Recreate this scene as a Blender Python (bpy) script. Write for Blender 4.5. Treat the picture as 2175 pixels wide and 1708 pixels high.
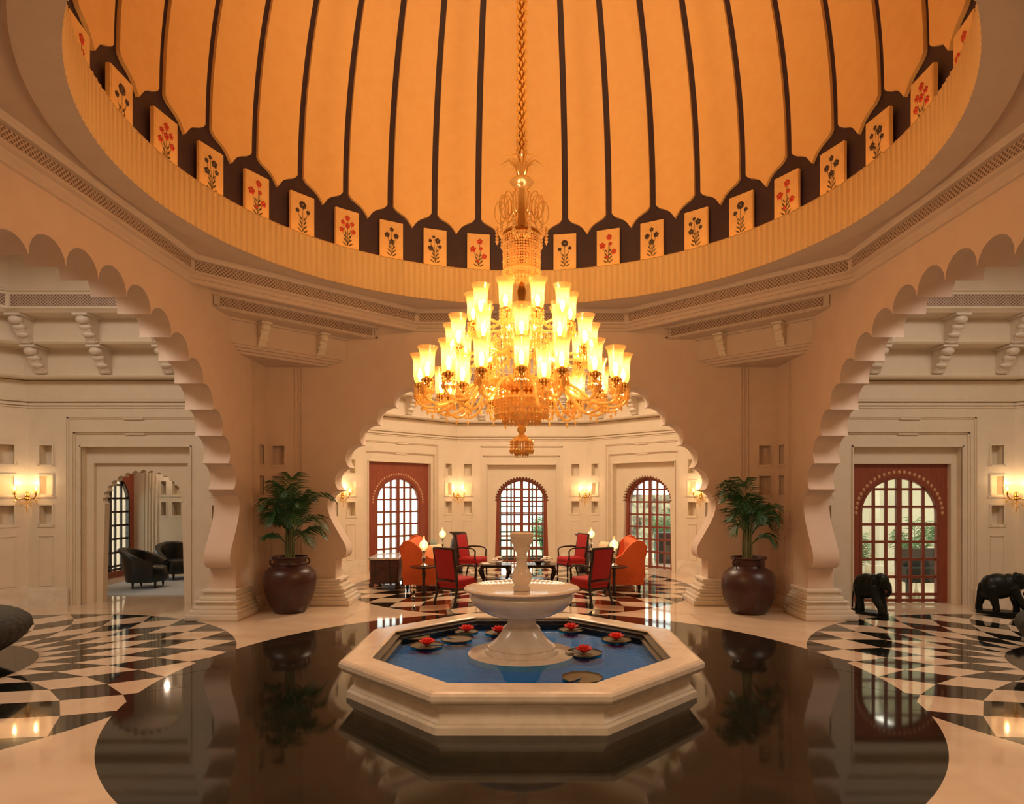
import bpy, bmesh, math, random
from math import sin, cos, pi, sqrt, radians as R
from mathutils import Vector, Matrix
random.seed(7)
for o in list(bpy.data.objects): bpy.data.objects.remove(o)
S = bpy.context.scene
COL = S.collection

# ------------------------------------------------------------------ camera, world, exposure
F, CX, HZ, D = 1367.0, 1108.0, 1051.0, 7.07      # focal length (px), principal column, horizon row, distance to hall centre
cam = bpy.data.cameras.new('camera'); camo = bpy.data.objects.new('camera', cam); COL.objects.link(camo)
cam.sensor_width = 36; cam.lens = 36*F/2175
cam.shift_x = (1087.5-CX)/2175; cam.shift_y = (HZ-854)/2175
camo.location = (0, -D, 2.0); camo.rotation_euler = (pi/2, 0, 0)
cam.clip_start = .05; cam.clip_end = 200
S.camera = camo
S.view_settings.view_transform = 'Standard'; S.view_settings.look = 'None'
S.view_settings.gamma = 1; S.view_settings.exposure = 0.0
w = bpy.data.worlds.new('sky'); S.world = w; w.use_nodes = True
w.node_tree.nodes['Background'].inputs[0].default_value = (0.93, 0.97, 0.88, 1)
w.node_tree.nodes['Background'].inputs[1].default_value = 3.4

def light(name, kind, loc, energy, color, size=.1, rot=None, **k):
    l = bpy.data.lights.new(name, kind); o = bpy.data.objects.new(name, l); COL.objects.link(o)
    l.energy = energy; l.color = color; o.location = loc
    if kind == 'AREA':
        l.shape = k.get('shape', 'RECTANGLE'); l.size = size; l.size_y = k.get('size_y', size)
    elif kind == 'SPOT':
        l.spot_size = k.get('cone', R(80)); l.spot_blend = .8; l.shadow_soft_size = size
    else: l.shadow_soft_size = size
    if rot is not None: o.rotation_euler = rot
    return o
WARM = (1.0, .74, .54); AMBER = (1.0, .56, .21); SOFT = (1.0, .76, .50); NEUT = (1.0, .86, .70)
def aim(o, t):
    o.rotation_euler = (Vector(t)-o.location).to_track_quat('-Z', 'Y').to_euler()
# added unseen spots above the near ledge, brightening the far side of the dome
for i in range(7):
    a = R(-90 + (i-3)*15)
    o = light('dome_fill_spot', 'SPOT', (4.3*cos(a), 4.3*sin(a), 6.0), 200, AMBER, .12, cone=R(78))
    aim(o, (-2.0*cos(a), 3.3, 9.3))
# added fill discs high in each alcove, no real fixture there
for k, (e, c) in enumerate(((330, SOFT), (150, NEUT), (240, SOFT), (150, NEUT))):
    a = k*pi/2
    cxx, cyy = -7.0*sin(a), 7.0*cos(a)
    o = light('alcove_fill_light', 'AREA', (cxx, cyy, 5.9), e, c, 2.6, (0, 0, 0), shape='DISK')

# ------------------------------------------------------------------ materials
MATS = {}
def mat(name, col, rough=.5, metal=0, **k):
    m = bpy.data.materials.new(name); m.use_nodes = True; nt = m.node_tree
    b = nt.nodes['Principled BSDF']
    b.inputs['Base Color'].default_value = (*col, 1); b.inputs['Roughness'].default_value = rough
    b.inputs['Metallic'].default_value = metal
    for kk, v in k.get('inp', {}).items(): b.inputs[kk].default_value = v
    n = k.get('noise')
    if n:   # (scale, colour2, contrast, stretch)
        tc = nt.nodes.new('ShaderNodeTexCoord'); mp = nt.nodes.new('ShaderNodeMapping')
        mp.inputs['Scale'].default_value = n[3] if len(n) > 3 else (1, 1, 1)
        no = nt.nodes.new('ShaderNodeTexNoise'); no.inputs['Scale'].default_value = n[0]; no.inputs['Detail'].default_value = 6
        no.inputs['Distortion'].default_value = k.get('dist', .6)
        rp = nt.nodes.new('ShaderNodeValToRGB'); rp.color_ramp.elements[0].color = (*col, 1); rp.color_ramp.elements[1].color = (*n[1], 1)
        rp.color_ramp.elements[0].position = .5-n[2]; rp.color_ramp.elements[1].position = .5+n[2]
        nt.links.new(tc.outputs['Object'], mp.inputs[0]); nt.links.new(mp.outputs[0], no.inputs[0]); nt.links.new(no.outputs[0], rp.inputs[0])
        nt.links.new(rp.outputs[0], b.inputs['Base Color'])
        if k.get('bump'):
            bp = nt.nodes.new('ShaderNodeBump'); bp.inputs['Strength'].default_value = k['bump']; bp.inputs['Distance'].default_value = k.get('bd', .01)
            nt.links.new(no.outputs[0], bp.inputs['Height']); nt.links.new(bp.outputs[0], b.inputs['Normal'])
    MATS[name] = m; return m
def mth(nt, op, a, b=None, c=None, clamp=False):
    n = nt.nodes.new('ShaderNodeMath'); n.operation = op; n.use_clamp = clamp
    for i, v in enumerate((a, b, c)):
        if v is None: continue
        if isinstance(v, (int, float)): n.inputs[i].default_value = v
        else: nt.links.new(v, n.inputs[i])
    return n.outputs[0]
mat('plaster', (.70, .54, .43), .6, noise=(3, (.74, .58, .47), .2), bump=.02)
mat('cream', (.80, .68, .53), .5, noise=(4, (.76, .64, .49), .2))
mat('ceiling_paint', (.64, .51, .42), .6, noise=(3, (.67, .54, .45), .2))
mat('marble', (.86, .76, .64), .16, noise=(2.2, (.74, .64, .52), .16), dist=2.2)
mat('marble_rough', (.82, .72, .60), .35, noise=(3, (.76, .66, .54), .2))
mat('drum_plaster', (.84, .60, .29), .5)
mat('dark_mural', (.035, .018, .028), .6, noise=(6, (.045, .022, .036), .2))
mat('gold_panel', (.86, .56, .24), .55, noise=(5, (.82, .50, .20), .25), bump=.03)
mat('tile_stone', (.85, .56, .25), .35, noise=(12, (.78, .48, .20), .2))
mat('inlay_red', (.55, .05, .025), .3); mat('inlay_dark', (.05, .03, .03), .3); mat('inlay_green', (.10, .07, .03), .3)
mat('wood', (.33, .080, .040), .35, noise=(3, (.22, .046, .024), .25, (14, 14, 1)), dist=.3)
mat('wood_lattice', (.28, .070, .038), .35, noise=(3, (.19, .044, .024), .25, (10, 10, 2)))
mat('wood_bead', (.62, .34, .18), .45)
mat('dark_wood', (.035, .014, .008), .25, noise=(8, (.02, .008, .005), .2))
mat('pot_glaze', (.062, .018, .014), .36, noise=(5, (.038, .015, .012), .25), bump=.05)
mat('soil', (.03, .02, .012), .9, noise=(30, (.05, .035, .02), .2), bump=.4)
mat('leaf', (.018, .075, .022), .45, noise=(9, (.03, .11, .03), .3))
mat('leaf_bright', (.05, .26, .07), .45, noise=(6, (.02, .13, .05), .3))
mat('stem', (.16, .17, .07), .6)
mat('red_fabric', (.42, .010, .012), .75, noise=(60, (.36, .008, .01), .2), bump=.1)
mat('orange_fabric', (.75, .15, .035), .8, noise=(40, (.66, .11, .025), .2), bump=.1)
mat('orange_pillow', (.85, .33, .12), .8, noise=(40, (.8, .28, .1), .2), bump=.1)
mat('grey_pillow', (.24, .28, .22), .8, noise=(40, (.2, .24, .19), .2), bump=.1)
mat('cream_pillow', (.82, .62, .38), .8, noise=(40, (.76, .55, .33), .2), bump=.1)
mat('black_leather', (.012, .013, .011), .4, noise=(30, (.018, .018, .015), .2), bump=.1)
mat('statue_stone', (.004, .006, .005), .42, noise=(20, (.008, .010, .008), .2), inp={'Specular IOR Level': .25})
mat('brass', (.55, .30, .08), .25, 1)
mat('silver', (.8, .78, .74), .15, 1)
mat('porcelain', (.88, .86, .82), .2)
mat('paper', (.75, .68, .58), .7)
mat('flower_white', (.9, .78, .66), .6); mat('flower_red', (.85, .045, .025), .5)
mat('lily_pad', (.20, .13, .06), .45, noise=(14, (.11, .10, .04), .3))
mat('pool_dark', (.018, .014, .012), .15)
mat('pool_blue', (.006, .42, .78), .4, noise=(3, (.005, .36, .68), .3))
mat('chest_wood', (.09, .022, .016), .3, noise=(9, (.035, .012, .010), .15), dist=1.5)
mat('vase_dark', (.05, .028, .028), .3)
mat('ext_wall', (.82, .78, .66), .8, noise=(1.5, (.7, .68, .55), .2)); mat('grass', (.62, .68, .48), .9, noise=(3, (.45, .55, .34), .3))
mat('ext_stone', (.03, .03, .02), .7, noise=(3, (.55, .50, .38), .12)); mat('rug', (.55, .58, .62), .9)
mat('black_metal', (.02, .02, .018), .5)

def emit(name, col, s):
    m = bpy.data.materials.new(name); m.use_nodes = True; nt = m.node_tree
    nt.nodes.remove(nt.nodes['Principled BSDF']); e = nt.nodes.new('ShaderNodeEmission')
    e.inputs[0].default_value = (*col, 1); e.inputs[1].default_value = s
    nt.links.new(e.outputs[0], nt.nodes['Material Output'].inputs[0]); MATS[name] = m
emit('bulb', (1, .84, .50), 36); emit('bulb_sconce', (1, .80, .48), 22); emit('cove_tube', AMBER, 11); emit('lamp_bulb', (1, .78, .45), 14)
def glassy(name, tint, t, g, d, rough=.05, dcol=(1, .8, .5)):
    """thin glass: transparent t, glossy g, translucent d"""
    m = bpy.data.materials.new(name); m.use_nodes = True; nt = m.node_tree
    nt.nodes.remove(nt.nodes['Principled BSDF'])
    tr = nt.nodes.new('ShaderNodeBsdfTransparent'); tr.inputs[0].default_value = (*tint, 1)
    gl = nt.nodes.new('ShaderNodeBsdfGlossy'); gl.inputs['Roughness'].default_value = rough; gl.inputs[0].default_value = (*tint, 1)
    tl = nt.nodes.new('ShaderNodeBsdfTranslucent'); tl.inputs[0].default_value = (*dcol, 1)
    df = nt.nodes.new('ShaderNodeBsdfDiffuse'); df.inputs[0].default_value = (*dcol, 1)
    m0 = nt.nodes.new('ShaderNodeMixShader'); m0.inputs[0].default_value = .5
    nt.links.new(tl.outputs[0], m0.inputs[1]); nt.links.new(df.outputs[0], m0.inputs[2])
    m1 = nt.nodes.new('ShaderNodeMixShader'); m1.inputs[0].default_value = g/(g+t+1e-6)
    nt.links.new(tr.outputs[0], m1.inputs[1]); nt.links.new(gl.outputs[0], m1.inputs[2])
    m2 = nt.nodes.new('ShaderNodeMixShader'); m2.inputs[0].default_value = d
    nt.links.new(m1.outputs[0], m2.inputs[1]); nt.links.new(m0.outputs[0], m2.inputs[2])
    nt.links.new(m2.outputs[0], nt.nodes['Material Output'].inputs[0]); MATS[name] = m
glassy('window_glass', (.97, .98, .97), .92, .08, 0)
glassy('shade_glass', (1, .92, .72), .80, .10, .30, .15, (1, .54, .14))
glassy('crystal', (1, .82, .46), .40, .45, .50, .10, (1, .72, .28))
glassy('lamp_glass', (1, .95, .85), .7, .15, .6, .1, (1, .85, .6))

def water_mat():
    m = mat('water', (.02, .1, .15), .02)
    nt = m.node_tree; nt.nodes.remove(nt.nodes['Principled BSDF'])
    tr = nt.nodes.new('ShaderNodeBsdfTransparent'); tr.inputs[0].default_value = (.22, .66, .95, 1)
    gl = nt.nodes.new('ShaderNodeBsdfGlossy'); gl.inputs['Roughness'].default_value = .03
    fr = nt.nodes.new('ShaderNodeFresnel'); fr.inputs[0].default_value = 1.13
    tc = nt.nodes.new('ShaderNodeTexCoord'); no = nt.nodes.new('ShaderNodeTexNoise'); no.inputs['Scale'].default_value = 9
    bp = nt.nodes.new('ShaderNodeBump'); bp.inputs['Strength'].default_value = .12; bp.inputs['Distance'].default_value = .01
    nt.links.new(tc.outputs['Object'], no.inputs[0]); nt.links.new(no.outputs[0], bp.inputs['Height'])
    nt.links.new(bp.outputs[0], gl.inputs['Normal'])
    mx = nt.nodes.new('ShaderNodeMixShader')
    nt.links.new(fr.outputs[0], mx.inputs[0]); nt.links.new(tr.outputs[0], mx.inputs[1]); nt.links.new(gl.outputs[0], mx.inputs[2])
    nt.links.new(mx.outputs[0], nt.nodes['Material Output'].inputs[0])
water_mat()

RC, LC, RA = 3.91, 7.2, 3.72       # black circle radius, alcove circle centre distance, alcove circle radius
def floor_mat(name, discs):
    m = mat(name, (.8, .6, .4), .05); nt = m.node_tree; b = nt.nodes['Principled BSDF']
    tc = nt.nodes.new('ShaderNodeTexCoord'); sp = nt.nodes.new('ShaderNodeSeparateXYZ'); nt.links.new(tc.outputs['Object'], sp.inputs[0])
    x, y = sp.outputs[0], sp.outputs[1]
    ax, ay = mth(nt, 'ABSOLUTE', x), mth(nt, 'ABSOLUTE', y)
    dc = mth(nt, 'SQRT', mth(nt, 'ADD', mth(nt, 'MULTIPLY', x, x), mth(nt, 'MULTIPLY', y, y)))
    inc = mth(nt, 'LESS_THAN', dc, RC)
    big, sml = mth(nt, 'MAXIMUM', ax, ay), mth(nt, 'MINIMUM', ax, ay)
    v = mth(nt, 'SUBTRACT', big, LC)
    r = mth(nt, 'SQRT', mth(nt, 'ADD', mth(nt, 'MULTIPLY', v, v), mth(nt, 'MULTIPLY', sml, sml)))
    blk = mth(nt, 'MAXIMUM', mth(nt, 'MULTIPLY', mth(nt, 'LESS_THAN', r, RA if discs else 0), 1), inc)
    blk = mth(nt, 'MULTIPLY', blk, mth(nt, 'LESS_THAN', big, 11.6))
    no = nt.nodes.new('ShaderNodeTexNoise'); no.inputs['Scale'].default_value = .9; no.inputs['Detail'].default_value = 8; no.inputs['Distortion'].default_value = 1.5
    nt.links.new(tc.outputs['Object'], no.inputs[0])
    r1 = nt.nodes.new('ShaderNodeValToRGB'); r1.color_ramp.elements[0].color = (.68, .50, .35, 1); r1.color_ramp.elements[1].color = (.77, .60, .44, 1)
    r1.color_ramp.elements[0].position = .35; r1.color_ramp.elements[1].position = .65
    r2 = nt.nodes.new('ShaderNodeValToRGB'); r2.color_ramp.elements[0].color = (.006, .008, .006, 1); r2.color_ramp.elements[1].color = (.022, .016, .012, 1)
    r2.color_ramp.elements[0].position = .4; r2.color_ramp.elements[1].position = .7
    nt.links.new(no.outputs[0], r1.inputs[0]); nt.links.new(no.outputs[0], r2.inputs[0])
    mx = nt.nodes.new('ShaderNodeMix'); mx.data_type = 'RGBA'
    nt.links.new(blk, mx.inputs[0]); nt.links.new(r1.outputs[0], mx.inputs[6]); nt.links.new(r2.outputs[0], mx.inputs[7])
    nt.links.new(mx.outputs[2], b.inputs['Base Color']); b.inputs['IOR'].default_value = 1.5
floor_mat('polished_floor', True); floor_mat('floor_inlay', False)

def grille_mat():
    m = mat('vent_lattice', (.5, .4, .3), .6); nt = m.node_tree; b = nt.nodes['Principled BSDF']
    tc = nt.nodes.new('ShaderNodeTexCoord'); sp = nt.nodes.new('ShaderNodeSeparateXYZ'); nt.links.new(tc.outputs['Object'], sp.inputs[0])
    p = .055
    a = mth(nt, 'FRACT', mth(nt, 'DIVIDE', mth(nt, 'ADD', sp.outputs[0], sp.outputs[2]), p))
    c = mth(nt, 'FRACT', mth(nt, 'DIVIDE', mth(nt, 'SUBTRACT', sp.outputs[0], sp.outputs[2]), p))
    k = mth(nt, 'MULTIPLY', mth(nt, 'GREATER_THAN', a, .32), mth(nt, 'GREATER_THAN', c, .32))
    mx = nt.nodes.new('ShaderNodeMix'); mx.data_type = 'RGBA'
    mx.inputs[6].default_value = (.58, .44, .34, 1); mx.inputs[7].default_value = (.20, .12, .09, 1)
    nt.links.new(k, mx.inputs[0]); nt.links.new(mx.outputs[2], b.inputs['Base Color'])
grille_mat()

# ------------------------------------------------------------------ mesh helpers
class MB:
    def __init__(s): s.v = []; s.f = []
    def add(s, vs, fs, M=None):
        n = len(s.v)
        s.v += [tuple(M @ Vector(p)) if M is not None else tuple(p) for p in vs]
        s.f += [tuple(i+n for i in f) for f in fs]; return s
    def box(s, c, d, rz=0, bev=0, seg=2, M=None):
        x, y, z = d[0]/2, d[1]/2, d[2]/2
        T = Matrix.Translation(c) @ Matrix.Rotation(rz, 4, 'Z')
        if M is not None: T = M @ T
        if bev:
            bm = bmesh.new(); bmesh.ops.create_cube(bm, size=1)
            for q in bm.verts: q.co = Vector((q.co.x*d[0], q.co.y*d[1], q.co.z*d[2]))
            bmesh.ops.bevel(bm, geom=bm.edges[:], offset=min(bev, .49*min(d)), segments=seg, profile=.5, affect='EDGES')
            bm.verts.index_update()
            s.add([q.co.copy() for q in bm.verts], [[q.index for q in f.verts] for f in bm.faces], T); bm.free(); return s
        vs = [(-x,-y,-z),(x,-y,-z),(x,y,-z),(-x,y,-z),(-x,-y,z),(x,-y,z),(x,y,z),(-x,y,z)]
        return s.add(vs, [(0,3,2,1),(4,5,6,7),(0,1,5,4),(1,2,6,5),(2,3,7,6),(3,0,4,7)], T)
    def b(s, x0, x1, y0, y1, z0, z1): return s.box(((x0+x1)/2, (y0+y1)/2, (z0+z1)/2), (abs(x1-x0), abs(y1-y0), abs(z1-z0)))
    def lathe(s, prof, n=32, c=(0,0,0), cap=True, M=None, ph=0, mod=None):
        vs, fs = [], []
        for r, z in prof:
            for i in range(n):
                a = ph+2*pi*i/n; rr = r*(mod(a, z) if mod else 1); vs.append((c[0]+rr*cos(a), c[1]+rr*sin(a), c[2]+z))
        for j in range(len(prof)-1):
            for i in range(n):
                k = (i+1) % n; fs.append((j*n+i, j*n+k, (j+1)*n+k, (j+1)*n+i))
        if cap:
            if prof[0][0] > 1e-5: fs.append(tuple(range(n))[::-1])
            if prof[-1][0] > 1e-5: fs.append(tuple((len(prof)-1)*n+i for i in range(n)))
        return s.add(vs, fs, M)
    def tube(s, pts, r, n=8, M=None, cap=True):
        pts = [Vector(p) for p in pts]; rs = r if isinstance(r, (list, tuple)) else [r]*len(pts)
        vs, fs = [], []; up = None
        for i, p in enumerate(pts):
            t = (pts[min(i+1, len(pts)-1)]-pts[max(i-1, 0)]).normalized()
            if up is None: up = Vector((0,0,1)) if abs(t.z) < .9 else Vector((1,0,0))
            u = t.cross(up).normalized(); w_ = u.cross(t).normalized(); up = w_
            for k in range(n):
                a = 2*pi*k/n; vs.append(p+(u*cos(a)+w_*sin(a))*rs[i])
        for j in range(len(pts)-1):
            for k in range(n): fs.append((j*n+k, j*n+(k+1) % n, (j+1)*n+(k+1) % n, (j+1)*n+k))
        if cap: fs.append(tuple(range(n))[::-1]); fs.append(tuple((len(pts)-1)*n+k for k in range(n)))
        return s.add(vs, fs, M)
    def prism(s, poly, y0, y1, M=None):      # polygon in (x, z), extruded along y
        n = len(poly); vs = [(p[0], y0, p[1]) for p in poly]+[(p[0], y1, p[1]) for p in poly]
        fs = [tuple(range(n)), tuple(range(2*n-1, n-1, -1))]+[(i, n+i, n+(i+1) % n, (i+1) % n) for i in range(n)]
        return s.add(vs, fs, M)
    def prismz(s, poly, z0, z1, M=None):     # polygon in (x, y), extruded along z
        n = len(poly); vs = [(p[0], p[1], z0) for p in poly]+[(p[0], p[1], z1) for p in poly]
        fs = [tuple(range(n))[::-1], tuple(range(n, 2*n))]+[(i, (i+1) % n, n+(i+1) % n, n+i) for i in range(n)]
        return s.add(vs, fs, M)
    def ell(s, c, r, n=12, m=8, M=None):
        prof = [(sin(pi*j/m), -cos(pi*j/m)) for j in range(m+1)]
        T = Matrix.Translation(c) @ Matrix.Diagonal((r[0], r[1], r[2], 1))
        if M is not None: T = M @ T
        vs, fs = [(0,0,-1)], []
        for j in range(1, m):
            for i in range(n): a = 2*pi*i/n; vs.append((prof[j][0]*cos(a), prof[j][0]*sin(a), prof[j][1]))
        vs.append((0,0,1))
        for i in range(n):
            fs.append((0, 1+(i+1) % n, 1+i)); q = 1+(m-2)*n; fs.append((q+i, q+(i+1) % n, len(vs)-1))
        for j in range(m-2):
            for i in range(n): fs.append((1+j*n+i, 1+j*n+(i+1) % n, 1+(j+1)*n+(i+1) % n, 1+(j+1)*n+i))
        return s.add(vs, fs, T)
    def oct(s, c, r, h):                     # crystal drop
        x, y, z = c
        return s.add([(x, y, z+h*.35), (x+r, y, z), (x, y+r, z), (x-r, y, z), (x, y-r, z), (x, y, z-h*.65)],
                     [(0,1,2),(0,2,3),(0,3,4),(0,4,1),(5,2,1),(5,3,2),(5,4,3),(5,1,4)])
    def mesh(s, name, m, smooth=None):
        me = bpy.data.meshes.new(name); me.from_pydata(s.v, [], s.f); me.validate(); me.update()
        bm = bmesh.new(); bm.from_mesh(me); bmesh.ops.recalc_face_normals(bm, faces=bm.faces); bm.to_mesh(me); bm.free()
        if m: me.materials.append(MATS[m])
        if smooth:
            for p in me.polygons: p.use_smooth = True
            me.set_sharp_from_angle(angle=R(smooth))
        return me
    def build(s, name, m, parent=None, smooth=None, loc=None, rz=0, label=None, cat=None, group=None, kind=None):
        o = bpy.data.objects.new(name, s.mesh(name, m, smooth)); COL.objects.link(o)
        if parent: o.parent = parent
        if loc is not None: o.location = loc
        o.rotation_euler.z = rz
        tag(o, label, cat, group, kind); return o
def tag(o, label=None, cat=None, group=None, kind=None):
    for k, v in (('label', label), ('category', cat), ('group', group), ('kind', kind)):
        if v: o[k] = v
    return o
def thing(name, label, cat, loc=(0,0,0), rz=0, group=None, kind=None):
    o = bpy.data.objects.new(name, None); COL.objects.link(o); o.location = loc; o.rotation_euler.z = rz
    o.empty_display_size = .1
    return tag(o, label, cat, group, kind)
def dup(o, loc=None, rz=None, label=None, group=None, parent=None, sc=None):
    c = o.copy(); COL.objects.link(c)
    if parent: c.parent = parent
    if loc is not None: c.location = loc
    if rz is not None: c.rotation_euler.z = rz
    if sc: c.scale = sc
    if label: c['label'] = label
    if group: c['group'] = group
    for ch in list(o.children): dup(ch, parent=c)
    return c
def arc(cx, cz, r, a0, a1, n): return [(cx+r*cos(a0+(a1-a0)*i/n), cz+r*sin(a0+(a1-a0)*i/n)) for i in range(n+1)]

# ------------------------------------------------------------------ floor
MB().b(-14, 14, -13, 13.2, -.2, 0).build('floor', 'polished_floor', kind='structure')
FLOOR = bpy.data.objects['floor']
for k in range(4):
    m = MB(); cx0, cy0 = [(0, LC), (-LC, 0), (0, -LC), (LC, 0)][k]
    def pt(r_, u_): a = k*pi/2+2*pi*u_/32; return (cx0+r_*cos(a), cy0+r_*sin(a), .0012)
    for ring_ in (3.28, 2.40, 1.52):
        for i in range(32):
            c_ = i+.5
            q = [pt(ring_+.44, c_), pt(ring_, c_+.5), pt(ring_-.44, c_), pt(ring_, c_-.5)]
            if ring_ < 1.6: q = [q[0], q[1], q[3]]
            m.add(q, [tuple(range(len(q)))])
    me_o = m.build('marble_inlay', 'floor_inlay', FLOOR)
    if me_o.data.polygons[0].normal.z < 0: me_o.data.flip_normals()

# ------------------------------------------------------------------ hall walls with lobed arches
C = 4.65; TH = .42
tops = [(.25, 2.60), (.75, 2.545), (1.22, 2.40), (1.67, 2.20), (2.08, 1.94), (2.38, 1.63), (2.70, 1.30), (2.96, .92), (3.15, .50)]
cent = [(t, z+2-.25) for t, z in tops]
def inter(a, b, r=.25):
    ax, az = a; bx, bz = b; dx, dz = bx-ax, bz-az; d = sqrt(dx*dx+dz*dz); h = sqrt(max(r*r-d*d/4, 1e-5))
    mx, mz = (ax+bx)/2, (az+bz)/2
    c1 = (mx-dz/d*h, mz+dx/d*h); c2 = (mx+dz/d*h, mz-dx/d*h)
    return max(c1, c2, key=lambda p: p[0]*.8+p[1])
half = []       # right half outline from apex down to the floor
pts = [(-.25, cent[0][1])]+cent
cusps = [inter(pts[0], pts[1])]+[inter(cent[i], cent[i+1]) for i in range(len(cent)-1)]+[(3.27, 2.08)]
for i, (cx_, cz_) in enumerate(cent):
    p0, p1 = cusps[i], cusps[i+1]
    a0 = math.atan2(p0[1]-cz_, p0[0]-cx_); a1 = math.atan2(p1[1]-cz_, p1[0]-cx_)
    if a1 > a0: a1 -= 2*pi
    seg = arc(cx_, cz_, .25, a0, a1, 9); seg[-1] = p1; seg[0] = p0
    half += seg[:-1]
sc = [(3.27, 2.08), (3.40, 2.05), (3.49, 1.98), (3.53, 1.88), (3.535, 1.76), (3.50, 1.62), (3.43, 1.47), (3.35, 1.33), (3.27, 1.19), (3.21, 1.08), (3.19, .99), (3.20, .91), (3.24, .85), (3.31, .82), (3.39, .815), (3.39, 0)]
half += sc
ARCH = half
W = 3.95; HT = 6.4
for k, side in enumerate(('back', 'left', 'front', 'right')):
    poly = [(-W, 0), (-W, HT), (W, HT), (W, 0)]+ARCH[::-1]+[(-x, z) for x, z in ARCH[1:]]
    root = MB().prism(poly, C, C+TH).build('wall_'+side, 'plaster', smooth=30, rz=k*pi/2, kind='structure')
    # corner strips with niches
    m = MB()
    def strip(m, x0, x1, holes, y0=C, dep=.16, H=HT, th=TH):
        xs = sorted({x0, x1, *[h[0] for h in holes], *[h[1] for h in holes]}); zs = sorted({0, H, *[h[2] for h in holes], *[h[3] for h in holes]})
        for i in range(len(xs)-1):
            for j in range(len(zs)-1):
                xm, zm = (xs[i]+xs[i+1])/2, (zs[j]+zs[j+1])/2
                hole = any(h[0] < xm < h[1] and h[2] < zm < h[3] for h in holes)
                if hole: m.b(xs[i], xs[i+1], y0+dep, y0+th, zs[j], zs[j+1])
                else: m.b(xs[i], xs[i+1], y0, y0+th, zs[j], zs[j+1])
        for a, b_, c_, d_ in holes:      # thin raised surround
            for q in ((a-.025, a, c_-.025, d_+.025), (b_, b_+.025, c_-.025, d_+.025), (a, b_, d_, d_+.025), (a-.05, b_+.05, c_-.05, c_-.015)):
                m.b(q[0], q[1], y0-.014, y0+.01, q[2], q[3])
    NZ = ((2.55, 2.89), (2.0, 2.34), (1.47, 1.81))
    for sg in (-1, 1):
        a, b_ = sorted((sg*4.32, sg*4.53))
        x0, x1 = sorted((sg*W, sg*(C+TH)))
        strip(m, x0, x1, [(a, b_, z0, z1) for z0, z1 in NZ])
        for q in (3.98, 4.03, 4.10): m.b(min(sg*q, sg*(q+.022)), max(sg*q, sg*(q+.022)), C-.02, C+.01, .3, 4.9)
        for (p0, p1, z0, z1) in ((4.30, 4.32, .36, 1.26), (4.53, 4.55, .36, 1.26)): m.b(min(sg*p0, sg*p1), max(sg*p0, sg*p1), C-.012, C+.01, z0, z1)
        for z in (.35, 1.25): a2, b2 = sorted((sg*4.30, sg*4.55)); m.b(a2, b2, C-.012, C+.01, z, z+.02)
        a2, b2 = sorted((sg*W, sg*C)); m.b(a2, b2, C-.05, C+.01, 0, .22)
    m.build('corner_strip', 'plaster', root)
    # stepped plinths under the arch piers
    for sg in (-1, 1):
        m = MB()
        for p, z0, z1 in ((.30, 0, .10), (.26, .10, .16), (.21, .16, .22), (.17, .22, .27), (.20, .27, .30), (.13, .30, .36), (.08, .36, .42), (.11, .42, .47)):
            a2, b2 = sorted((sg*(3.39-p), sg*(W+.02)))
            m.box(((a2+b2)/2, C+TH/2+p*.15, (z0+z1)/2), (b2-a2, TH+1.7*p*.82, z1-z0), bev=.012)
        m.build('plinth', 'marble_rough', root, smooth=30)

# ------------------------------------------------------------------ hall ceiling: octagon cornice, corner corbel blocks, soffit, drum, dome
def octlathe(prof): return MB().lathe([(a/cos(pi/8), z) for a, z in prof], 8, cap=False, ph=pi/8)
ceil = MB()
n = 180     # soffit between octagon and drum circle
vs, fs = [], []
for i in range(n):
    a = 2*pi*i/n; q = (a+pi/8) % (pi/4)-pi/8; ro = 6.95 if False else 5.3/cos(q)
    for r_, z_ in ((4.11, 5.30), (4.42, 5.30), (4.45, 5.34), (ro, 5.34)): vs.append((r_*cos(a), r_*sin(a), z_))
for i in range(n):
    k = (i+1) % n
    for j in range(3): fs.append((i*4+j, i*4+j+1, k*4+j+1, k*4+j))
CEIL = ceil.add(vs, fs).build('ceiling', 'ceiling_paint', kind='structure', smooth=30)
corn = octlathe([(4.66, 4.96), (4.62, 4.97), (4.62, 5.0), (4.60, 5.02), (4.63, 5.04), (4.60, 5.08), (4.55, 5.10), (4.55, 5.125), (4.59, 5.13), (4.59, 5.275), (4.54, 5.28), (4.53, 5.31), (4.50, 5.345), (4.8, 5.345)]).build('cornice', 'ceiling_paint', CEIL)
for k in range(8):
    MB().b(-1.86, 1.86, 4.583, 4.60, 5.135, 5.27).build('vent_grille', 'vent_lattice', CEIL, rz=k*pi/4)
for k in range(4):      # corner corbel blocks
    m = MB(); e = 4.66
    for t, z0, z1 in ((1.93, 5.06, 5.34), (2.58, 5.03, 5.06), (2.62, 4.83, 5.03), (2.66, 4.86, 4.875), (3.12, 4.80, 4.83), (3.2, 4.44, 4.80), (3.26, 4.40, 4.44), (3.36, 4.36, 4.40), (3.48, 4.32, 4.36)):
        m.prismz([(t, e), (e, e), (e, t)], z0, z1)
    cb = m.build('corner_corbel', 'ceiling_paint', CEIL, rz=k*pi/2)
    ap = (2.62+e)/sqrt(2); hw = (e-2.62)/sqrt(2)
    MB().b(-hw+.12, hw-.12, ap-.012, ap+.02, 4.875, 5.0).build('vent_grille', 'vent_lattice', CEIL, rz=k*pi/2-pi/4)
    fr = MB()
    for z in (4.84, 5.01): fr.b(-hw, hw, ap-.03, ap+.01, z, z+.025)
    for s_ in (-1, 1): fr.box((s_*(hw-.05), ap-.01, 4.93), (.06, .04, .19))
    fr.build('vent_frame', 'ceiling_paint', CEIL, rz=k*pi/2-pi/4)
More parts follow.
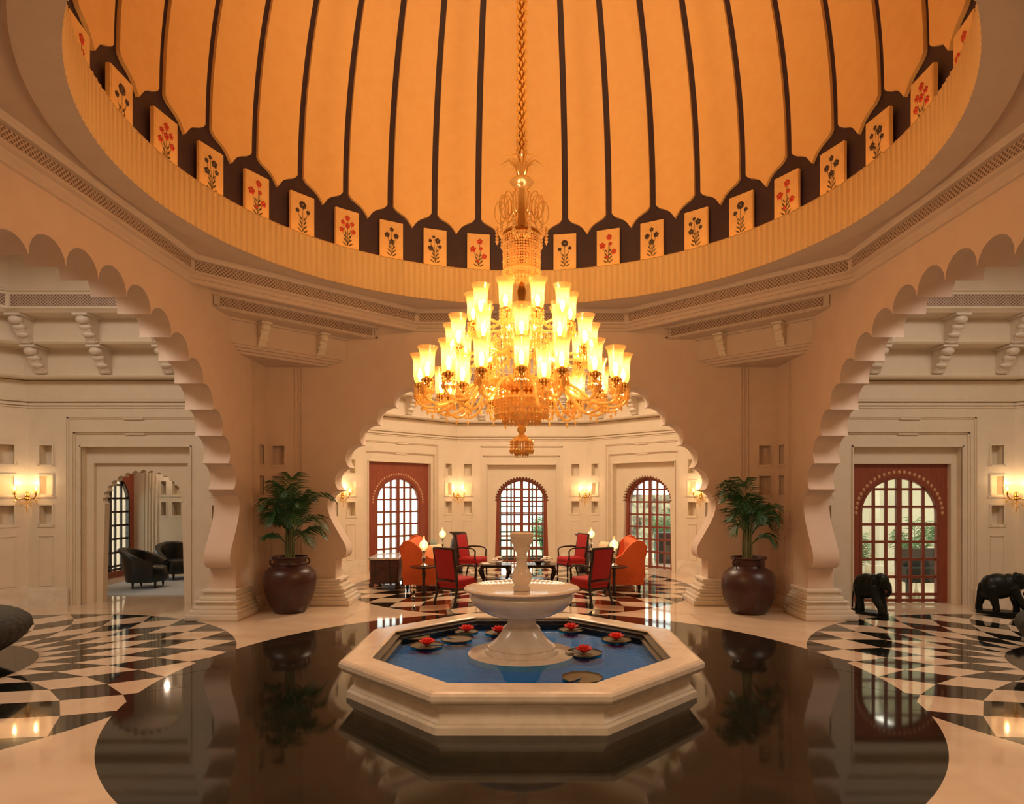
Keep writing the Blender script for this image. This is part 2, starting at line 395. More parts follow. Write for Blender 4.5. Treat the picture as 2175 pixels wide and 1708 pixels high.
def bracket(sc=1):
    m = MB()
    m.prism([(0, 0), (-.20, 0), (-.22, -.06), (-.17, -.12), (-.15, -.2), (-.09, -.26), (-.06, -.34), (0, -.38)], -.045, .045)
    for z, y, r in ((-.06, -.19, .065), (-.15, -.14, .05), (-.25, -.09, .042), (-.34, -.035, .03)): m.ell((y, 0, z), (r, .06, r), 10, 6)
    m.box((-.12, 0, .01), (.26, .13, .03))
    return m
BR = bracket().mesh('bracket', 'marble_rough', 40)
def put_bracket(parent, loc, rz, s=1.0):
    o = bpy.data.objects.new('bracket', BR); COL.objects.link(o); o.parent = parent; o.location = loc; o.rotation_euler.z = rz; o.scale = s if isinstance(s, tuple) else (s, s, s)
for k in range(4):
    a = k*pi/2+pi/4; ap = (3.2+4.66)/sqrt(2)
    for s_ in (-.52, .52):
        put_bracket(CEIL, (ap*cos(a)-s_*sin(a), ap*sin(a)+s_*cos(a), 4.80), a, (.9, 1.4, .95))
# drum
N = 264
flute = lambda a, z: 1+.0055*abs(sin(a*N/2))
drum = MB().lathe([(4.13, 5.30), (4.10, 5.31), (4.10, 5.885), (4.12, 5.90)], N*6, cap=False, mod=flute)
drum.lathe([(4.12, 5.90), (4.17, 5.90), (4.17, 5.70), (4.55, 5.70), (4.55, 5.9)], 144, cap=False)
drum.build('wall_drum', 'drum_plaster', kind='structure', smooth=50)
tb = MB(); tb.tube([(4.30*cos(2*pi*i/120), 4.30*sin(2*pi*i/120), 5.78) for i in range(121)], .018, 6, cap=False)
tb.build('cove_light_tube', 'cove_tube', label='thin glowing tube hidden on the ledge behind the fluted drum under the dome', cat='light')
ZS, HB = 6.9, 5.8
def dr(z): return 4.5 if z < ZS else 4.5*sqrt(max(0, 1-((z-ZS)/HB)**2))
zz = [5.7, 6.3, 6.9]+[ZS+HB*sin(R(a)) for a in (6, 12, 18, 24, 30, 36, 42, 48, 54, 60, 66, 72, 78, 84, 89.5)]
dome = MB().lathe([(dr(z), z) for z in zz], 144, cap=True)
# remove bottom cap
dome.f = [f for f in dome.f if not (len(f) == 144 and dome.v[f[0]][2] < 6)]
DOME = dome.build('ceiling_dome', 'dark_mural', kind='structure', smooth=40)
OG = [(0, 0), (.08, .13), (.2, .24), (.4, .34), (.6, .46), (.75, .60), (.88, .80), (1, 1)]
def ogee(f):
    for (a, b_), (c_, d_) in zip(OG, OG[1:]):
        if f <= c_: return b_+(d_-b_)*(f-a)/(c_-a)
    return 1
gore = MB(); cols = [-1, -.92, -.8, -.6, -.4, -.25, -.12, 0, .12, .25, .4, .6, .8, .92, 1]; rows = 26
vs, fs = [], []
ztop = ZS+HB*sin(R(87))
for off in (0, .05):
    for c_ in cols:
        zb = 6.91-.30*ogee(1-abs(c_))
        for j in range(rows+1):
            t = (j/rows)**1.3; z = zb+(ztop-zb)*t
            r_ = dr(z)-.055+off
            hw = R(5)-min(.055, .055*.5+.0275*min(1, r_/4.5))/max(r_, .3)
            hw = max(hw, R(1.2))
            a = pi/2+c_*hw; vs.append((r_*cos(a), r_*sin(a), z))
nc = len(cols); q = rows+1
for o_ in range(2):
    for i in range(nc-1):
        for j in range(rows):
            b0 = o_*nc*q; fs.append((b0+i*q+j, b0+(i+1)*q+j, b0+(i+1)*q+j+1, b0+i*q+j+1))
for i in range(nc-1): fs.append((i*q, (i+1)*q, nc*q+(i+1)*q, nc*q+i*q))
for i in (0, nc-1):
    for j in range(rows): fs.append((i*q+j, i*q+j+1, nc*q+i*q+j+1, nc*q+i*q+j))
gore.add(vs, fs)
g0 = gore.build('gold_panel', 'gold_panel', DOME, smooth=40, rz=R(5))
for i in range(1, 36):
    c_ = g0.copy(); COL.objects.link(c_); c_.parent = DOME; c_.rotation_euler.z = R(5+10*i)

# flower tiles below each rib
def flower_disc(m, x, z, r, n=5, y=-.03):
    for k in range(n):
        a = 2*pi*k/n+.3; m.ell((x+cos(a)*r*.55, y, z+sin(a)*r*.55), (r*.42, .012, r*.42), 8, 5)
def leaf(m, x, z, L, a, w_=.014, y=-.028):
    M = Matrix.Translation((x, y, z)) @ Matrix.Rotation(-a, 4, 'Y'); m.ell((L/2, 0, 0), (L/2, .010, w_), 8, 5, M=M)
designs = []
def design(kind):
    root_parts = []
    p = MB(); p.box((0, 0, .31), (.40, .05, .66)); p.box((0, -.02, .31), (.36, .02, .62))
    root_parts.append(('panel', 'tile_stone', p))
    g = MB(); f = MB(); rnd = random.Random(kind*7+3)
    if kind == 0: bl = [(.02, .50, .055), (-.10, .36, .06), (.10, .24, .05), (.04, .38, .035), (-.02, .16, .03)]
    elif kind == 1: bl = [(.0, .47, .065), (-.09, .37, .035), (.09, .38, .035)]
    elif kind == 2: bl = [(-.03, .50, .03), (.04, .44, .055), (-.09, .43, .035), (-.08, .30, .05), (.08, .34, .035)]
    elif kind == 3: bl = [(0, .50, .05), (-.08, .42, .04), (.08, .42, .04), (-.1, .3, .045), (.1, .3, .045), (0, .38, .05)]
    else: bl = [(.0, .5, .04), (.08, .4, .05), (-.08, .4, .05), (0, .3, .045)]
    for x, z, r_ in bl:
        f = MB(); flower_disc(f, x, z, r_, 5 if kind != 1 else 7); root_parts.append(('flower', ('inlay_red', 'inlay_dark', 'inlay_dark', 'inlay_red', 'inlay_dark')[kind], f))
        g.tube([(0, -.026, .06), (x*.4, -.026, .06+(z-.06)*.5), (x, -.026, z)], .006, 5)
    for s_ in (-1, 1):
        for j in range(4): leaf(g, s_*.01, .05+j*.06, .10-.01*j, (pi/2-s_*(.95-.12*j)), .012)
    root_parts.append(('stem', 'inlay_green', g))
    return [(n_, m_.mesh(n_, mm, 40)) for n_, mm, m_ in root_parts]
designs = [design(k) for k in range(5)]
seq = {-10: 0, -9: 1, -8: 3, -7: 2, -6: 0, -5: 1, -4: 3, -3: 4, -2: 2, -1: 0, 0: 3, 1: 1, 2: 0, 3: 4, 4: 2, 5: 1, 6: 0, 7: 4, 8: 2, 9: 3, 10: 0}
nm = ['red three-flower', 'dark single-bloom', 'dark many-bloom', 'dense red bouquet', 'small dark blossom']
od = ['', 'first', 'second', 'third', 'fourth', 'fifth', 'sixth', 'seventh', 'eighth', 'ninth', 'tenth']
for i in range(-10, 11):
    a = R(90-10*i)
    lab = ('golden %s panel under the dome, ' % nm[seq[i]])+('behind the chandelier stem' if i == 0 else '%s %s of the chandelier' % (od[abs(i)], 'right' if i > 0 else 'left'))
    t = thing('flower_tile', lab, 'decorative tile', (4.42*cos(a), 4.42*sin(a), 5.98), a-pi/2, 'inlaid flower panels around the dome')
    for n_, me in designs[seq[i]]:
        o = bpy.data.objects.new(n_, me); COL.objects.link(o); o.parent = t

# ------------------------------------------------------------------ alcoves
AC, AP, AH = 7.0, 4.5, 1.864
def arch_poly(hw, zs, zt, n=26, cusp=0.0, ncusp=24):
    """points of an arch from (-hw, zs) over (0, zt) to (hw, zs), optional small scallops"""
    pts = []
    if cusp <= 0:
        for i in range(n+1):
            a = pi-pi*i/n; pts.append((hw*cos(a), zs+(zt-zs)*sin(a)))
        return pts
    for i in range(ncusp):
        for j in range(6):
            a = pi-pi*(i+j/6)/ncusp; e = cusp*abs(sin(pi*j/6))
            pts.append(((hw-cusp+e)*cos(a), zs+(zt-zs-cusp+e)*sin(a)))
    pts.append(((hw-cusp)*cos(0), zs)); return pts
def arch_h(x, hw, zs, zt): return zs+(zt-zs)*sqrt(max(0, 1-(x/hw)**2))
def panel_with_arch(hw, H, a_hw, zs, zt, z0=0, cusp=0, ncusp=24):
    ar = arch_poly(a_hw, zs, zt, cusp=cusp, ncusp=ncusp)
    return [(-hw, z0), (-hw, H), (hw, H), (hw, z0), (a_hw, z0)]+ar[::-1]+[(-a_hw, z0)]
def lattice(parent, hw, zs, zt, z0, y, cols_=6, row=.33, bar=.05, m='wood_lattice', glass=True, off=.28, dep=.05):
    L = MB()
    # rim following the arch
    out = arch_poly(hw, zs, zt); inn = arch_poly(hw-.05, zs, zt-.05)
    L.prism([(-hw, z0)]+out+[(hw, z0), (hw-.05, z0)]+inn[::-1]+[(-hw+.05, z0)], y-.03, y+dep)
    ww = 2*hw-.1
    for i in range(1, cols_):
        x = -ww/2+ww*i/cols_; bw = bar*(1.9 if i == cols_//2 else 1)
        L.b(x-bw/2, x+bw/2, y-(.02 if i == cols_//2 else 0), y+dep*.8, z0, arch_h(x, hw-.05, zs, zt-.05)+.01)
    z = zs+(zt-zs)-off; zl = []
    while z > z0+.1: zl.append(z); z -= row
    zl.append(z0+.04)
    for z in zl:
        xx = hw if z < zs else hw*sqrt(max(0, 1-((z-zs)/(zt-zs))**2))
        L.b(-xx+.01, xx-.01, y+.006, y+dep*.8-.006, z-bar/2, z+bar/2)
    L.build('lattice', m, parent)
    if glass:
        g = MB(); gp = arch_poly(hw-.02, zs, zt-.02)
        g.prism([(-hw+.02, z0)]+gp+[(hw-.02, z0)], y+dep*.45, y+dep*.45+.006); g.build('pane', 'window_glass', parent)
def face(name, gphi, acen, kind, opt=None):
    """one wall of an alcove; local x along the wall, local +y outward, origin on the floor at the wall's middle"""
    ox, oy = acen[0]-AP*sin(gphi), acen[1]+AP*cos(gphi)
    m = MB(); HT2 = 6.3
    for sg in (-1, 1):
        a, b_ = sorted((sg*1.44, sg*1.66)); x0, x1 = sorted((sg*1.19, sg*(AH+.001)))
        strip(m, x0, x1, [(a, b_, z0, z1) for z0, z1 in NZ], y0=0, dep=.16, H=HT2, th=.5)
        for (p0, p1, z0, z1) in ((1.42, 1.44, .38, 1.26), (1.66, 1.68, .38, 1.26)): m.b(min(sg*p0, sg*p1), max(sg*p0, sg*p1), -.012, .01, z0, z1)
        for z in (.36, 1.25): a2, b2 = sorted((sg*1.42, sg*1.68)); m.b(a2, b2, -.012, .01, z, z+.02)
    m.b(-1.19, 1.19, 0, .5, 3.40, HT2)
    # stepped frames
    for h0, h1, t0, t1, dp in ((1.19, 1.11, 3.40, 3.13, .05), (1.11, .99, 3.13, 2.87, .11)):
        for sg in (-1, 1): m.b(min(sg*h0, sg*h1), max(sg*h0, sg*h1), dp, .5, 0, t0)
        m.b(-h1, h1, dp, .5, t1, t0)
        for sg in (-1, 1): m.b(min(sg*(h0-.0), sg*(h0-.025)), max(sg*h0, sg*(h0-.025)), dp-.03, dp+.01, 0, t0)
        m.b(-h0, h0, dp-.03, dp+.01, t0-.025, t0); m.b(-.18, .18, dp-.036, dp, t0-.045, t0-.0)
    for sg in (-1, 1): m.b(min(sg*.99, sg*1.01), max(sg*.99, sg*1.01), .08, .12, 0, 2.89)
    m.b(-1.01, 1.01, .08, .12, 2.87, 2.89)
    # frieze mouldings above
    for z0, z1, p in ((3.56, 3.585, .02), (3.60, 3.63, .05), (3.63, 3.645, .03)): m.b(-AH-.01, AH+.01, -p, .01, z0, z1)
    if kind == 'plain': m.b(-.99, .99, .26, .5, 0, 2.87)
    wall = m.build(name, 'cream', loc=(ox, oy, 0), rz=gphi, kind='structure')
    b = MB()
    for sg in (-1, 1): a2, b2 = sorted((sg*1.14, sg*(AH-.005))); b.b(a2, b2, -.04, .0, 0, .30); b.b(a2, b2, -.03, 0, .30, .33)
    b.build('baseboard', 'marble', wall)
    if kind == 'plain': return wall
    if kind in ('lattice_door',):
        MB().prism(panel_with_arch(.99, 2.87, .79, 1.80, 2.53, cusp=.055, ncusp=26), .28, .40).build('arch_panel', 'cream', wall)
        rt = thing('door_%d' % opt, None, None, (ox, oy, 0), gphi, kind='structure')
        MB().prism(panel_with_arch(.86, 2.62, .70, 1.80, 2.44, cusp=.03, ncusp=30), .401, .46).build('frame', 'wood', rt)
        lattice(rt, .70, 1.80, 2.44, 0.0, .47, off=.30, row=.34)
        return wall
    if kind == 'wood_window':
        rt = thing('window_%d' % opt, None, None, (ox, oy, 0), gphi, kind='structure')
        p = panel_with_arch(.99, 2.87, .70, 1.82, 2.46, z0=.28)
        MB().prism(p, .20, .32).build('panel', 'wood', rt)
        MB().b(-.99, .99, .20, .32, 0, .28).build('sill_panel', 'wood', rt)
        bd = MB()
        for i in range(33):
            a = pi*i/32; bd.ell((.80*cos(a), .20, 1.80+.76*sin(a)), (.026, .014, .03), 8, 5)
        bd.build('bead_trim', 'wood_bead', rt)
        lattice(rt, .70, 1.82, 2.46, .28, .24, off=.26, row=.33)
        return wall
    if kind == 'garden_door':
        m2 = MB()
        for sg in (-1, 1): m2.b(min(sg*.99, sg*.89), max(sg*.99, sg*.89), .26, .5, 0, 2.87)
        m2.b(-.89, .89, .26, .5, 2.57, 2.87); m2.build('inner_frame', 'cream', wall)
        rt = thing('door_%d' % opt, None, None, (ox, oy, 0), gphi, kind='structure')
        MB().prism(panel_with_arch(.89, 2.57, .74, 1.66, 2.34), .36, .44).build('panel', 'wood', rt)
        bd = MB()
        for i in range(27):
            a = pi*i/26; bd.ell((.80*cos(a), .36, 1.66+.76*sin(a)), (.03, .016, .036), 8, 5)
        bd.build('bead_trim', 'wood_bead', rt)
        lattice(rt, .74, 1.66, 2.34, 0, .38, off=.24, row=.325)
        return wall
    if kind == 'archway':
        m2 = MB()
        for sg in (-1, 1): m2.b(min(sg*.99, sg*.86), max(sg*.99, sg*.86), .26, .5, 0, 2.87)
        m2.b(-.86, .86, .26, .5, 2.58, 2.87); m2.build('inner_frame', 'cream', wall)
        MB().prism(panel_with_arch(.86, 2.58, .76, 1.84, 2.46, cusp=.05, ncusp=15), .34, .48).build('arch_panel', 'cream', wall)
        return wall
CENS = {'back': ((0, AC), 0), 'left': ((-AC, 0), pi/2), 'front': ((0, -AC), pi), 'right': ((AC, 0), -pi/2)}
kinds = {('back', 45): ('wood_window', 1), ('back', 0): ('lattice_door', 1), ('back', -45): ('lattice_door', 2), ('left', -90): ('archway', None), ('right', 90): ('garden_door', 3)}
for nm_, (cen, rot) in CENS.items():
    for j, lp in enumerate((90, 45, 0, -45, -90)):
        kd, op = kinds.get((nm_, lp), ('plain', None))
        face('wall_%s_alcove' % nm_, rot+R(lp), cen, kd, op)
    # corbelled tiers (profile swept along the five walls) and ceiling
    def sweep(prof, name, mt, parent=None):
        vs, fs = [], []; mB = MB()
        for A_, z in prof:
            rr = A_/cos(pi/8); ring = [(rr*cos(R(a)), rr*sin(R(a))) for a in (-22.5, 22.5, 67.5, 112.5, 157.5, 202.5)]
            ring[0] = (ring[0][0], C+TH-AC); ring[-1] = (ring[-1][0], C+TH-AC)
            vs += [(x, y+AC, z) for x, y in ring]
        for j in range(len(prof)-1):
            for i in range(5): fs.append((j*6+i, j*6+i+1, (j+1)*6+i+1, (j+1)*6+i))
        return mB.add(vs, fs).build(name, mt, parent, rz=rot, kind=None if parent else 'structure')
    tier = sweep([(4.50, 3.66), (4.44, 3.67), (4.43, 3.72), (4.43, 3.98), (4.44, 4.03), (4.48, 4.05), (4.22, 4.06), (4.20, 4.09), (4.20, 4.10), (4.25, 4.11), (4.25, 4.54), (4.18, 4.56),
                  (3.90, 4.57), (3.87, 4.60), (3.92, 4.62), (3.92, 5.00), (3.60, 5.02), (3.55, 5.06), (3.53, 5.07), (3.53, 5.34), (3.50, 5.36), (3.50, 5.38), (3.55, 5.40), (3.62, 6.29), (3.0, 6.3)], 'trim_corbels', 'cream')
    MB().prismz([(-4.6, C+TH), (4.6, C+TH), (4.6, 9.3), (2, 11.7), (-2, 11.7), (-4.6, 9.3)], 6.3, 6.34).build('ceiling_alcove', 'cream', rz=rot, kind='structure')
    for lp in (90, 45, 0, -45, -90):
        g = rot+R(lp)
        if nm_ in ('left', 'right', 'back'):
            o = MB().b(-1.35, 1.35, -3.525+AP-AP, -3.50+AP-AP, 5.12, 5.30)
            gx, gy = cen[0], cen[1]
            mg = MB().b(-1.42, 1.42, 3.517, 3.54, 5.12, 5.30); og = mg.build('vent_grille', 'vent_lattice', tier)
            og.rotation_euler.z = R(lp); og.location = (0, AC, 0)
            off = -.3 if nm_ == 'left' else (.3 if nm_ == 'right' else 0)
            for s_ in (-1.12, 0, 1.12):
                for ap_, zb, lim in ((4.25, 4.53, 1.75), (3.92, 4.98, 1.6)):
                    ss = s_+off
                    if abs(ss) < lim:
                        l = R(lp); px, py = -ap_*sin(l)+ss*cos(l), AC+ap_*cos(l)+ss*sin(l)
                        put_bracket(tier, (px, py, zb), l+pi/2, (1.5, 1.9, 1.12))

# ------------------------------------------------------------------ room behind the left archway
m = MB()
m.b(-10.6, -9.6, 4.98, 7.46, 0, 3.6); m.b(-10.6, -9.6, 9.28, 9.6, 0, 3.6)
m.build('wall_side_room_left', 'cream', kind='structure')
m = MB(); xs = (-8.35, -7.75)
strip(m, -9.6, -4.93, [(x, x+w_, z0, z1) for x, w_ in ((-9.17, .13), (-8.88, .22), (-6.6, .22)) for z0, z1 in NZ[:2]+NZ[2:]], y0=9.3, dep=.2, H=3.6, th=.3)
for x in (-9.54, -9.46, -9.38, -9.29): m.b(x, x+.03, 9.27, 9.31, 0, 3.3)
m.build('wall_side_room_back', 'cream', kind='structure')
MB().b(-5.0, -4.93, 4.95, 9.6, 0, 3.6).build('wall_side_room_right', 'cream', kind='structure')
MB().b(-10.6, -4.93, 4.98, 9.6, 3.6, 3.65).build('ceiling_side_room', 'cream', kind='structure')
wr = thing('window_2', None, None, (-9.6, 8.37, 0), pi/2, kind='structure')
MB().prism(panel_with_arch(.92, 3.6, .74, 1.84, 2.50, z0=.14), .25, .35).build('panel', 'wood', wr)
MB().b(-.92, .92, .25, .35, 0, .14).build('sill_panel', 'wood', wr)
lattice(wr, .74, 1.84, 2.50, .14, .28, off=.26, row=.33, m='dark_wood')
light('side_room_light', 'POINT', (-6.6, 8.6, 3.1), 35, SOFT, .15)
MB().box((-7.6, 7.2, .008), (3.0, 3.0, .012)).build('rug', 'rug', label='pale grey rug under the black armchairs in the side room', cat='rug')

# ------------------------------------------------------------------ fountain
fo = thing('fountain', 'octagonal white marble fountain with round bowl, standing on the black floor circle', 'fountain')
def oc(prof, cap=False): return MB().lathe([(a/cos(pi/8), z) for a, z in prof], 8, cap=cap, ph=pi/8)
oc([(1.50, .20), (1.50, .365), (1.52, .375), (1.755, .375), (1.785, .365), (1.80, .345), (1.80, .305), (1.79, .285), (1.765, .27), (1.76, .255), (1.735, .25), (1.705, .235), (1.675, .20), (1.665, .16), (1.67, .12), (1.69, .10), (1.70, .09), (1.70, .075), (1.73, .06), (1.73, 0)]).build('basin', 'marble', fo)
oc([(1.50, .355), (1.49, .34), (1.44, .33), (1.44, .30), (1.40, .29), (1.40, .12)]).build('inner_rim', 'pool_dark', fo)
oc([(1.40, .12), (1.40, .215)], True).build('pool_floor', 'pool_blue', fo)
rw = 1.405/cos(pi/8); MB().add([(rw*cos(pi/8+k*pi/4), rw*sin(pi/8+k*pi/4), .27) for k in range(8)], [tuple(range(8))]).build('water', 'water', fo)
MB().lathe([(.59, .13), (.59, .268), (.58, .276), (0, .276)], 64).build('round_step', 'marble', fo, smooth=40)
MB().lathe([(.0, .274), (.40, .274), (.405, .28), (.40, .305), (.375, .315), (.365, .33), (.375, .345), (.36, .36), (.32, .385), (.27, .43), (.225, .49), (.20, .535), (.205, .545), (.19, .56), (.165, .575), (.155, .61), (.158, .635), (.175, .655), (.20, .665), (.20, .68)], 64).build('pedestal', 'marble', fo, smooth=40)
rope = lambda a, z: 1+(.012*abs(sin(a*30)) if z > .955 and z < .99 else 0)
MB().lathe([(.17, .66), (.24, .668), (.36, .70), (.47, .755), (.545, .83), (.575, .895), (.565, .925), (.555, .93), (.56, .945), (.595, .955), (.618, .962), (.628, .975), (.618, .988), (.60, .992), (.58, .98), (.4, .955), (.0, .945)], 240, cap=True, mod=rope).build('bowl', 'marble', fo, smooth=50)
MB().lathe([(.0, .94), (.088, .95), (.095, .99), (.08, 1.0), (.075, 1.015), (.10, 1.04), (.112, 1.09), (.105, 1.14), (.08, 1.18), (.062, 1.22), (.058, 1.27), (.062, 1.30), (.075, 1.31), (.06, 1.325), (.055, 1.36), (.07, 1.38), (.088, 1.40), (.085, 1.42), (.078, 1.435), (.10, 1.455), (.122, 1.49), (.125, 1.52), (.118, 1.53), (.128, 1.54), (.128, 1.575), (.11, 1.585), (.09, 1.575), (.06, 1.56), (0, 1.55)], 48, cap=True).build('finial', 'marble', fo, smooth=40)

def water_at(u, v, z=.272):
    d = F*(2-z)/(v-HZ); return ((u-CX)/F*d, d-D, z)
def flower_mesh(lily=False):
    m = MB()
    for ring_, (n_, tilt, L, w_) in enumerate(((8, .55, .085, .024), (8, .95, .075, .021), (6, 1.25, .06, .018))):
        for k in range(n_):
            a = 2*pi*k/n_+ring_*.35; M = Matrix.Rotation(a, 4, 'Z') @ Matrix.Rotation(-tilt, 4, 'Y') @ Matrix.Scale(1.3, 4)
            m.ell((L*.5, 0, 0), (L*.55, w_, .008), 8, 5, M=M)
    return m
FM = flower_mesh().mesh('flower', 'flower_red', 40)
SM = MB().lathe([(0, 0), (.012, .01), (.012, .045), (0, .05)], 8).mesh('flower_center', 'brass')
def pad_mesh(r, seed):
    rd = random.Random(seed); n_ = 48; top = [(0, 0)]
    m = MB(); pts = []
    for i in range(n_+1):
        a = R(12)+(2*pi-R(24))*i/n_; rr = r*1.22*(1+.03*sin(a*9+seed)); pts.append((rr*cos(a), rr*sin(a)))
    poly = [(0, 0)]+pts
    vs = [(x, y, .004) for x, y in poly]+[(x*.985, y*.985, -.002) for x, y in poly]+[(x*1.02, y*1.02, .016) for x, y in pts]
    nn = len(poly); fs = [(0, i, i+1) for i in range(1, nn-1)]+[(nn, nn+i+1, nn+i) for i in range(1, nn-1)]
    fs += [(i, i+1, 2*nn+i, 2*nn+i-1) for i in range(1, nn-1)]
    return m.add(vs, fs)
pads = [((907, 1372), .155, 1, 'red water lily on a brown pad, nearest the left corner of the pool'),
        ((885, 1354), .13, 0, 'bare brown lily pad behind the leftmost red flower'),
        ((970, 1359), .15, 0, 'bare brown lily pad floating left of the fountain pedestal'),
        ((991, 1343), .12, 1, 'red water lily at the back of the pool, left of the bowl'),
        ((1059, 1345), .14, 1, 'red water lily half hidden behind the left side of the pedestal'),
        ((1213, 1339), .13, 1, 'tall red water lily at the back right of the pool'),
        ((1309, 1360), .14, 1, 'red water lily near the right corner of the pool'),
        ((1240, 1388), .16, 1, 'large red water lily on a wide pad just right of the pedestal'),
        ((1237, 1441), .155, 0, 'bare lily pad at the front right edge of the pool')]
for i, ((u, v), r_, fl_, lab) in enumerate(pads):
    t = thing('water_lily' if fl_ else 'lily_pad', lab, 'water lily' if fl_ else 'lily pad', water_at(u, v), i*1.3, 'water lilies in the pool')
    pad_mesh(r_, i).build('pad', 'lily_pad', t)
    if fl_:
        o = bpy.data.objects.new('flower', FM); COL.objects.link(o); o.parent = t; o.location.z = .008
        c_ = bpy.data.objects.new('flower_center', SM); COL.objects.link(c_); c_.parent = o

# ------------------------------------------------------------------ chandelier
ch = thing('chandelier', 'huge tiered crystal chandelier with glowing amber glass shades hanging from the dome', 'chandelier', (0, 0, 0))
def Zr(v): return 2+(HZ-v)/193.35
stem = MB(); stem.tube([(0, 0, 12.6), (0, 0, Zr(560))], .022, 10)
stem.lathe([(.02, Zr(600)), (.05, Zr(620)), (.03, Zr(650)), (.07, Zr(680)), (.09, Zr(700)), (.04, Zr(730)), (.06, Zr(760)), (.10, Zr(790)), (.06, Zr(815)), (.14, Zr(835)), (.05, Zr(845))], 20)
stem.build('stem', 'brass', ch, smooth=40)
sl = MB(); rd = random.Random(3)     # lacy crystal sleeve round the rod
zt0 = Zr(345); k = 0
z = zt0
while z < 12.4:
    for j in range(5):
        a = k*.55+j*2*pi/5; sl.oct((.052*cos(a), .052*sin(a), z), .017, .075)
    z += .048; k += 1
sl.build('crystal_sleeve', 'crystal', ch)
cr = MB()
# top spray of leaves
for k in range(12):
    a = 2*pi*k/12
    cr.tube([(.03*cos(a), .03*sin(a), Zr(378)), (.06*cos(a), .06*sin(a), Zr(352)), (.14*cos(a), .14*sin(a), Zr(340)), (.25*cos(a), .25*sin(a), Zr(352-8*(k % 2)))], [.014, .016, .012, .003], 5)
cr.lathe([(.03, Zr(402)), (.10, Zr(396)), (.135, Zr(388)), (.11, Zr(382)), (.04, Zr(378))], 24)
cr.build('crystal_spray', 'crystal', ch, smooth=40)
lp_ = MB()
for k in range(10):      # looping feather curls
    a = 2*pi*k/10
    for q, (rr, zc) in enumerate(((.235, 452), (.17, 440))):
        lo = [((.0+rr+.062*cos(b_))*cos(a), (rr+.062*cos(b_))*sin(a), Zr(zc)+.13*sin(b_)) for b_ in [2*pi*j/12 for j in range(13)]]
        lp_.tube(lo, .007, 5)
    for j in range(5): lp_.oct((.27*cos(a), .27*sin(a), Zr(485+j*7)), .022, .07)
lp_.tube([(0, 0, Zr(400)), (0, 0, Zr(495))], [.035, .045], 12)
lp_.build('crystal_curls', 'crystal', ch, smooth=40)
cn = MB(); cn.lathe([(.03, Zr(488)), (.15, Zr(490)), (.20, Zr(497)), (.205, Zr(503)), (.19, Zr(505))], 32, cap=False)
cn.build('canopy_cap', 'brass', ch, smooth=40)
def strands(m, r_, z0, z1, n_, size=.013, step=.03, tp=.0, ph=0):
    for k in range(n_):
        a = ph+2*pi*k/n_; z = z0; q = 0; L = z0-z1
        while z > z1+.01:
            rr = r_*(1-tp*(z0-z)/L); m.oct((rr*cos(a), rr*sin(a), z), size*(1.0 if q % 3 else 1.3), step*1.05); z -= step; q += 1
        m.oct((rr*cos(a), rr*sin(a), z1-.01), size*1.6, .07)
ca = MB(); strands(ca, .20, Zr(505), Zr(575), 40, .011); strands(ca, .13, Zr(505), Zr(588), 22, .011)
ca.build('canopy_strands', 'crystal', ch)
bw = MB(); bw.lathe([(.06, Zr(905)), (.10, Zr(893)), (.20, Zr(878)), (.28, Zr(862)), (.31, Zr(850)), (.30, Zr(847)), (.05, Zr(850))], 36, cap=False)
bw.lathe([(.02, Zr(830)), (.16, Zr(826)), (.20, Zr(815)), (.16, Zr(800)), (.08, Zr(795))], 30, cap=False)
bw.build('bowl', 'crystal', ch, smooth=40)
bs = MB(); strands(bs, .31, Zr(852), Zr(880), 44, .013, .032, .08); strands(bs, .20, Zr(878), Zr(893), 26, .012); strands(bs, .24, Zr(815), Zr(840), 30, .013)
strands(bs, .42, Zr(780), Zr(822), 40, .013); strands(bs, .30, Zr(715), Zr(765), 30, .013); strands(bs, .22, Zr(660), Zr(712), 24, .012)
bs.build('bowl_strands', 'crystal', ch)
tl = MB(); tl.lathe([(.02, Zr(905)), (.045, Zr(908)), (.05, Zr(915)), (.025, Zr(922)), (.05, Zr(926)), (.11, Zr(934)), (.12, Zr(938)), (.02, Zr(940))], 20)
strands(tl, .12, Zr(938), Zr(955), 22, .012); strands(tl, .07, Zr(938), Zr(960), 14, .012)
tl.build('tassel', 'crystal', ch, smooth=30)
shade = MB()
sp_ = [(.030, 0), (.052, .012), (.066, .045), (.070, .10), (.070, .17), (.076, .24), (.088, .285), (.105, .315)]
scal = lambda a, z: 1+(.03*abs(sin(a*6)) if z > .28 else 0)
shade.lathe(sp_, 36, cap=False, mod=scal); SH = shade.mesh('glass_shade', 'shade_glass', 60)
bu = MB().lathe([(.012, .02), (.012, .05), (.022, .07), (.026, .095), (.018, .125), (.0, .15)], 12).mesh('bulb', 'bulb', 60)
cu = MB(); cu.lathe([(.008, -.10), (.03, -.085), (.02, -.06), (.045, -.03), (.06, -.012), (.06, -.005), (.03, .0), (.03, .02)], 16)
CU = cu.mesh('cup', 'brass', 40)
pe = MB()
for k in range(12):
    a = 2*pi*k/12
    for j in range(3): pe.oct((.062*cos(a), .062*sin(a), -.02-j*.034), .010, .034)
    pe.oct((.062*cos(a), .062*sin(a), -.13), .015, .07)
PE = pe.mesh('pendants', 'crystal')
